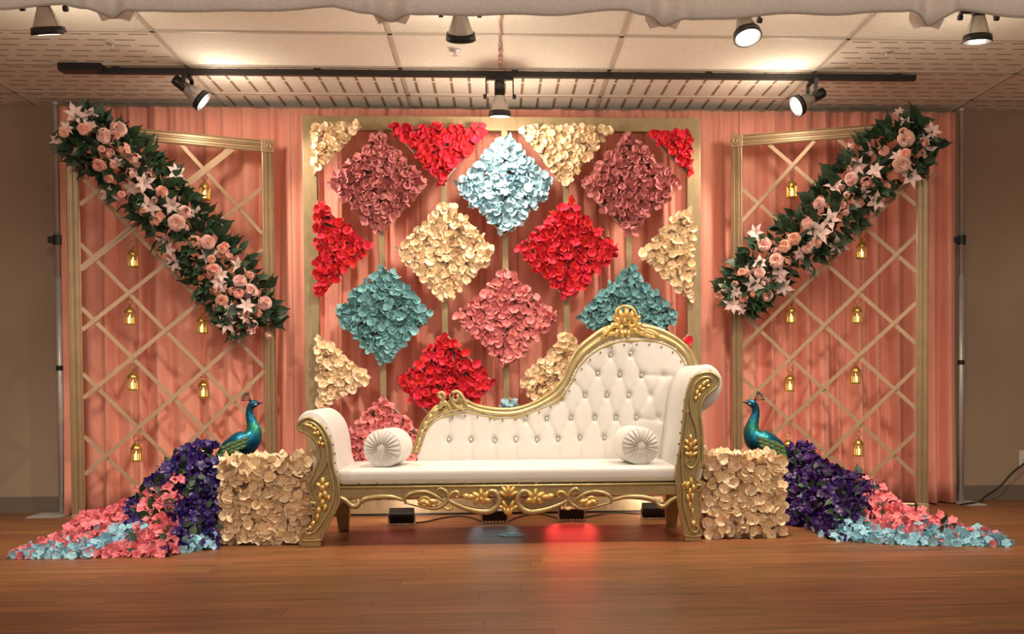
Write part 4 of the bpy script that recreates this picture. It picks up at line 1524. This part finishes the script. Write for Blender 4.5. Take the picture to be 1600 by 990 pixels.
# ------------------------------------------------------------------ cream flower boxes
def flower_box(x0, x1, ytop, ybot, depth, label, seed):
    random.seed(seed)
    a, b = atZ(x0, ybot, 0), atZ(x1, ybot, 0)
    Y = max(0.5 * (a.y + b.y), SF + 0.07)
    X0, X1 = atY(x0, ytop, Y).x, atY(x1, ytop, Y).x
    H = atY(x0, ytop, Y).z - 0.02
    t = thing('flower_box', ((X0 + X1) / 2, Y + depth / 2, 0), label, 'flower box', 'cream flower boxes')
    i = 0.035
    MB().box((X0 + i, Y + i, 0), (X1 - i, Y + depth - i, H - i)).build('core_box', 'board', t)
    me = florets('f_cream')
    n = 0
    sp = 0.036

    def put(p, nrm, far=False):
        nonlocal n
        if n < 298:
            inst('floret', random.choice(me), t, p, facing(nrm, tilt=0.45), random.uniform(0.026, 0.035))
            n += 1
    z = 0.028
    r = 0
    while z < H:
        x = X0 + 0.02 + (sp / 2 if r % 2 else 0)
        while x < X1 - 0.01:
            put((x + random.gauss(0, .007), Y + i - 0.012 - random.uniform(0, .022), z + random.gauss(0, .005)), (0, -1, 0.05))
            x += sp
        z += sp * 0.9
        r += 1
    k = 0.058
    y = Y + 0.03
    while y < Y + depth:
        x = X0 + 0.02
        while x < X1 - 0.01:
            put((x + random.gauss(0, .01), y + random.gauss(0, .01), H - i + 0.014 + random.uniform(0, .018)), (0, -0.25, 1))
            x += k
        y += k
    for xs_, s in ((X0 + i - 0.01, -1), (X1 - i + 0.01, 1)):
        y = Y + 0.04
        while y < Y + depth - 0.02:
            z = 0.04
            while z < H - 0.02:
                put((xs_ + s * random.uniform(0, .012), y, z + random.gauss(0, .006)), (s, -0.1, 0))
                z += 0.062
            y += 0.062
    return Y, X0, X1, H


flower_box(341, 489, 713, 851, 0.30, 'box covered in cream hydrangea petals beside the low left arm of the sofa', 71)
flower_box(1098, 1226, 708, 850, 0.30, 'box covered in cream hydrangea petals beside the tall right arm of the sofa', 72)


# ------------------------------------------------------------------ peacocks
def peacock(Y, fx, label):
    """fx maps left-hand pixel coordinates to this bird's"""
    def P(x, y, d=0.0):
        a, b = fx(x, y)
        return atY(a, b, Y + d)
    base = P(375, 700)
    base.z = 0
    t = thing('peacock_figure', base, label, 'peacock', 'peacock figures')
    px = P(376, 700).x - P(375, 700).x
    k = abs(px)
    path = [(338, 712, 3), (348, 707, 9), (358, 701, 15), (370, 697, 20), (382, 692, 21), (392, 684, 17.5), (396, 674, 13), (395, 664, 9.6), (392, 654, 7.6), (390, 645, 6.0), (391, 637, 5.6), (395, 631.5, 6.4), (400, 630, 5.2), (403.5, 629.8, 3.0)]
    pts = [Vector((x, y, r_)) for x, y, r_ in path]
    pts = spline(pts, 5)
    c = [P(p.x, p.y) for p in pts]
    mb = MB().tube(c, [p.z * k for p in pts], 16)
    mb.build('body', 'pea', t, True)
    # beak
    MB().tube([P(402.5, 629.8), P(406, 629.6), P(411, 629)], [2.6 * k, 1.7 * k, 0.3 * k], 8).build('beak', 'black', t, True)
    for s in (-1, 1):
        MB().ell(P(398, 630, s * 5.2 * k), (1.3 * k,) * 3, 8, 6).build('eye', 'black', t, True)
        MB().ell(P(398.5, 631.5, s * 4.6 * k), (3.2 * k, 1.2 * k, 1.2 * k), 8, 5).build('cheek_patch', 'plastic', t, True)
    # crest
    for i, (x, y) in enumerate([(375.5, 624), (376.5, 619.5), (379, 615.5), (382.5, 612.5), (386.5, 611.5)]):
        a, b = P(393, 627), P(x, y, (i - 2) * 0.006)
        m_ = a.lerp(b, 0.62)
        MB().tube([a, m_, a.lerp(b, 0.8), b], [0.0016, 0.0018, 0.0065, 0.002], 6).build('crest_feather', 'black', t, True)
    # wings of overlapping feathers
    for s in (-1, 1):
        w_ = MB().ell(P(367, 697, s * 15.5 * k), (23 * k, 6.5 * k, 10.5 * k), 18, 10, Matrix.Rotation(R(-25 if fx(1, 0)[0] < fx(2, 0)[0] else 25), 3, 'Y')).build('wing', 'wing', t, True)
        for r_ in range(5):
            for q in range(3 + (r_ % 2)):
                cx_, cy_ = 383 - r_ * 8.5 - q * 1.8, 685 + q * 6.5 + r_ * 3.5
                cc = P(cx_, cy_, s * 22 * k)
                MB().ell(cc, (7.0 * k, 0.8 * k, 3.0 * k), 8, 5, Matrix.Rotation(R(-32 if fx(1, 0)[0] < fx(2, 0)[0] else 32), 3, 'Y')).build('wing_feather', 'wing', w_, True)
    for s in (-1, 1):
        a = P(381, 708, s * 0.022)
        f = Vector((a.x + (0.01 if s > 0 else -0.01), a.y, 0.012))
        kn = a.lerp(f, 0.45) + Vector((-px * 5, 0, 0))
        leg = MB().tube([a, a.lerp(kn, 0.5), kn, f], [0.026, 0.016, 0.007, 0.007], 8).build('leg', 'pea', t, True)
        tb = MB()
        sgn = 1 if px > 0 else -1
        for ang in (-30, 0, 30, 180):
            d = Vector((math.cos(R(ang)) * sgn, math.sin(R(ang)), 0)) * 0.055
            tb.tube([f, f + d * 0.6 + Vector((0, 0, 0.002)), f + d - Vector((0, 0, 0.008))], [0.007, 0.006, 0.003], 6)
        tb.build('foot', 'black', leg, True)


PY = SF + 0.60
peacock(PY, lambda x, y: (x, y), 'metallic blue and green peacock facing right behind the left cream flower box')
peacock(PY, lambda x, y: (1571 - x, y - 1), 'metallic blue and green peacock facing left behind the right cream flower box')


# ------------------------------------------------------------------ flower trains of the peacocks
def train(top, bot, colour, back_dy, label, seed, N=1600, extra=()):
    random.seed(seed)
    x0, x1 = top[0][0], top[-1][0]
    xm = (x0 + x1) / 2
    b0 = atZ(xm, interp(xm, bot), 0)
    t = thing('flower_train', b0, label, 'flower train', 'flower trains of the peacocks')

    def P(x, s):
        yb, yt = interp(x, bot), interp(x, top)
        y = yb + (yt - yb) * s
        f = atZ(x, yb, 0)
        return atY(x, y, f.y + interp(x, back_dy) * s)
    # dark mound under the blossoms
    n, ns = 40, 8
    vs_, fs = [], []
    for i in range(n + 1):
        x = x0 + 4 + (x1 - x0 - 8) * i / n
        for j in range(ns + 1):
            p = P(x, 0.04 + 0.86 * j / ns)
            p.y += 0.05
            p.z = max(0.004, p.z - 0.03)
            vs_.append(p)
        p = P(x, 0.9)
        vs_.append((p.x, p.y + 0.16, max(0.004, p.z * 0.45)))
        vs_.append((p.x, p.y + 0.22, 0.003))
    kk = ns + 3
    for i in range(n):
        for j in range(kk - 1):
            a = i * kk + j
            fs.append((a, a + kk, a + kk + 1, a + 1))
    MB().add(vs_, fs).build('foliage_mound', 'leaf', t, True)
    cnt = 0
    fill = {c: MB() for c in BLOS}
    lf = MB()
    nl = 0
    pts = []
    tries = 0
    while len(pts) < N and tries < N * 30:
        tries += 1
        x = random.uniform(x0, x1)
        ht = interp(x, bot) - interp(x, top)
        if random.random() > ht / 120 + 0.10:
            continue
        s = random.random()
        y = interp(x, bot) - ht * s
        pts.append((x, s, y))
    order = list(pts)
    for x, s, y in order:
        c = colour(x + random.gauss(0, 5), y + random.gauss(0, 4))
        p = P(x, s) + Vector((random.gauss(0, .012), random.uniform(-0.045, 0.02), random.gauss(0, .010)))
        p.z = max(0.012, p.z)
        nrm = Vector((random.gauss(0, .55), -1, 0.5 + random.gauss(0, .5)))
        if c == 'leaf':
            dirv = Vector((random.gauss(0, 1), random.gauss(0, .5) - .3, random.gauss(0, .8))).normalized()
            z_ = nrm.normalized()
            yv = z_.cross(dirv).normalized()
            z_ = dirv.cross(yv)
            rot = Matrix((dirv, yv, z_)).transposed()
            inst('leaf', random.choice(LEAF), t, p, rot.to_quaternion(), random.uniform(0.05, 0.085))
            continue
        sc = random.uniform(0.019, 0.029) * (1.08 if c == 'b_purple' else 1.0)
        rot = facing(nrm, tilt=0.35)
        if cnt < 290:
            inst('blossom', random.choice(BLOS[c]), t, p, rot, sc)
            cnt += 1
        else:
            me = random.choice(BLOS[c])
            fill[c].add([p + rot @ (v.co * sc) for v in me.vertices], [tuple(f.vertices) for f in me.polygons])
    for c, mb in fill.items():
        if mb.v:
            o = mb.build('blossom_fill', c, t, True)
            o['kind'] = 'stuff'
    return t


def col_left(x, y):
    r = random.random()
    if 285 < x < 330 and y > 838:
        return 'b_blue'
    if x > 272:
        return 'leaf' if r < 0.16 or (x < 300 and 725 < y < 770 and r < 0.6) else 'b_purple'
    if x > 222 and y > 745 + (272 - x) * 0.5:
        if y < 830 and x < 240 and r < 0.35:
            return 'b_blue' if y > 812 else 'leaf'
        return 'leaf' if r < 0.10 else 'b_pink'
    if x > 200 and y < 825:
        return 'b_purple' if r < 0.75 else 'leaf'
    mid_ = interp(x, [(15, 866), (50, 858), (130, 842), (200, 820), (225, 812)])
    if y > mid_ and y < mid_ + 30:
        return 'b_blue' if r < 0.85 else 'b_pink'
    return 'b_pink'


def col_right(x, y):
    r = random.random()
    if x < 1300 and y < 835:
        return 'leaf' if r < 0.14 else 'b_purple'
    lim = interp(y, [(690, 1345), (745, 1352), (800, 1358), (830, 1340), (845, 1320)])
    if x < lim:
        if y > 815 - (x - 1300) * 0.15:
            return 'b_blue' if r < 0.8 else 'b_purple'
        return 'leaf' if r < 0.16 else 'b_purple'
    cut = interp(x, [(1350, 815), (1400, 834), (1432, 838), (1442, 815), (1480, 824), (1548, 836), (1570, 838)])
    if y < cut:
        return 'b_pink' if r < 0.94 else 'leaf'
    return 'b_blue' if r < 0.92 else 'b_pink'


train([(20, 863), (45, 859), (90, 838), (120, 815), (150, 798), (185, 789), (205, 780), (230, 766), (250, 738), (275, 710), (304, 694), (339, 688)],
      [(20, 870), (45, 871), (140, 870), (270, 868), (290, 862), (339, 856)], col_left,
      [(14, 0.05), (90, 0.2), (200, 0.4), (270, 0.5), (350, 0.58)], 'train of violet, coral pink and sky blue blossoms trailing left from the left peacock', 81)
train([(1222, 708), (1240, 694), (1252, 692), (1268, 698), (1281, 716), (1326, 738), (1359, 747), (1381, 766), (1404, 788), (1439, 803), (1481, 816), (1520, 826), (1548, 832), (1571, 847)],
      [(1222, 818), (1260, 824), (1300, 843), (1400, 850), (1480, 851), (1571, 853)], col_right,
      [(1222, 0.30), (1300, 0.42), (1380, 0.36), (1440, 0.22), (1571, 0.04)], 'train of violet, coral pink and sky blue blossoms trailing right from the right peacock', 82)


# ------------------------------------------------------------------ floor uplights, cables, cover plate, outlet
def uplight(px, py, label, col, energy, aim, tip=32, soft=0.04):
    p = atZ(px, py, 0)
    t = thing('floor_uplight', p, label, 'uplight', 'black floor uplights')
    rot = Matrix.Rotation(R(tip), 3, 'X')
    c = p + Vector((0, 0, 0.052))
    mb = MB().obox(c, Vector((0.072, 0, 0)), rot @ Vector((0, 0.030, 0)), rot @ Vector((0, 0, 0.036)))
    hb = mb.build('housing', 'black', t, bevel=0.004)
    fin = MB()
    for i in range(7):
        x = -0.06 + i * 0.02
        fin.obox(c + rot @ Vector((x, -0.034, 0)), Vector((0.0025, 0, 0)), rot @ Vector((0, 0.006, 0)), rot @ Vector((0, 0, 0.03)))
    fin.build('cooling_fins', 'black', hb)
    MB().obox(c + rot @ Vector((0, 0.0305, 0)), Vector((0.062, 0, 0)), rot @ Vector((0, 0.001, 0)), rot @ Vector((0, 0, 0.027))).build('lens', 'lens_off', t)
    br = MB()
    for s in (-1, 1):
        br.box((p.x + s * 0.078 - 0.002, p.y - 0.012, 0.0), (p.x + s * 0.078 + 0.002, p.y + 0.012, 0.058))
    br.box((p.x - 0.08, p.y - 0.014, 0), (p.x + 0.08, p.y + 0.014, 0.004))
    br.build('bracket', 'steel', t)
    if energy:
        q = c + rot @ Vector((0, 0.045, 0))
        lamp('SPOT', 'floor_uplight_beam', q, q + Vector(aim), energy, col, spot_size=R(165), spot_blend=0.6, shadow_soft_size=soft, specular_factor=0.3 if soft > 0.1 else 1.0)


uplight(628, 819, 'black floor uplight under the left half of the sofa', (1.0, 0.82, 0.72), 7, (0, 1, 0.35))
uplight(773, 817, 'black floor uplight behind the sofa centre, beside the round floor plate', (0.45, 0.9, 0.95), 0.7, (0, -1, 0.5), 100, 0.16)
uplight(893, 814, 'black floor uplight in the red glow right of the sofa centre', (1.0, 0.05, 0.05), 6, (0, -1, 0.35), 100, 0.16)
uplight(1022, 810, 'black floor uplight beside the right rear leg of the sofa', (1.0, 0.82, 0.66), 7, (0, 1, 0.35))


def cable(pts, r, label, name='power_cable', n=6):
    p = spline([atZ(x, y, r) for x, y in pts], n)
    o = MB().tube(p, r, 6).build(name, 'cord', None, True, origin=p[0])
    tag(o, label, 'cable', 'floor cables')


cable([(650, 816), (668, 814), (690, 809), (715, 806), (735, 808), (752, 814)], 0.004, 'black cable lying between the left uplight and the one at the sofa centre')
cable([(795, 814), (815, 806), (840, 803), (860, 806), (872, 810)], 0.004, 'black cable lying between the two middle floor uplights')
cable([(914, 808), (940, 803), (970, 801), (1000, 803)], 0.004, 'black cable lying between the red uplight and the right rear sofa leg')
p = atZ(800, 836, 0)
d = thing('floor_plate', p, 'round greenish cover plate on the wood floor in front of the sofa', 'cover plate')
MB().lathe(p, [(0.074, 0), (0.074, 0.003), (0.068, 0.006), (0.03, 0.007)], 32).build('disc', 'teal', d)
MB().lathe(p, [(0.028, 0.006), (0.028, 0.009), (0.02, 0.0095)], 20).build('cap', 'teal', d)
# wall outlet and its cord at the right
q = atY(1600, 716, WALL_Y)
ol = thing('wall_outlet', q, 'white wall outlet with plug at the right edge of the wall', 'outlet')
MB().box((q.x - 0.035, WALL_Y - 0.006, q.z - 0.055), (q.x + 0.035, WALL_Y, q.z + 0.055)).build('cover_plate', 'plastic', ol, bevel=0.002)
MB().box((q.x - 0.018, WALL_Y - 0.045, q.z - 0.03), (q.x + 0.012, WALL_Y - 0.006, q.z + 0.005)).build('plug', 'plastic', ol, bevel=0.004)
pts = [Vector((q.x - 0.003, WALL_Y - 0.045, q.z - 0.02)), atY(1583, 737, WALL_Y - 0.06), atY(1562, 760, WALL_Y - 0.07), atY(1540, 775, WALL_Y - 0.08)] + [atZ(x, y, 0.006) for x, y in ((1530, 784),)] + [atZ(x, y, 0.016) for x, y in ((1514, 786), (1500, 788))]
pts[3].z = max(pts[3].z, 0.006)
o = MB().tube(spline(pts, 6), 0.006, 7).build('extension_cord', 'cord', None, True, origin=pts[-1])
tag(o, 'black power cord running from the wall outlet down to the floor at right', 'cord')
for o in bpy.data.objects:
    if '_o' in o:
        del o['_o']
print('objects', len(bpy.data.objects), 'tris', sum(len(m.polygons) for m in bpy.data.meshes))
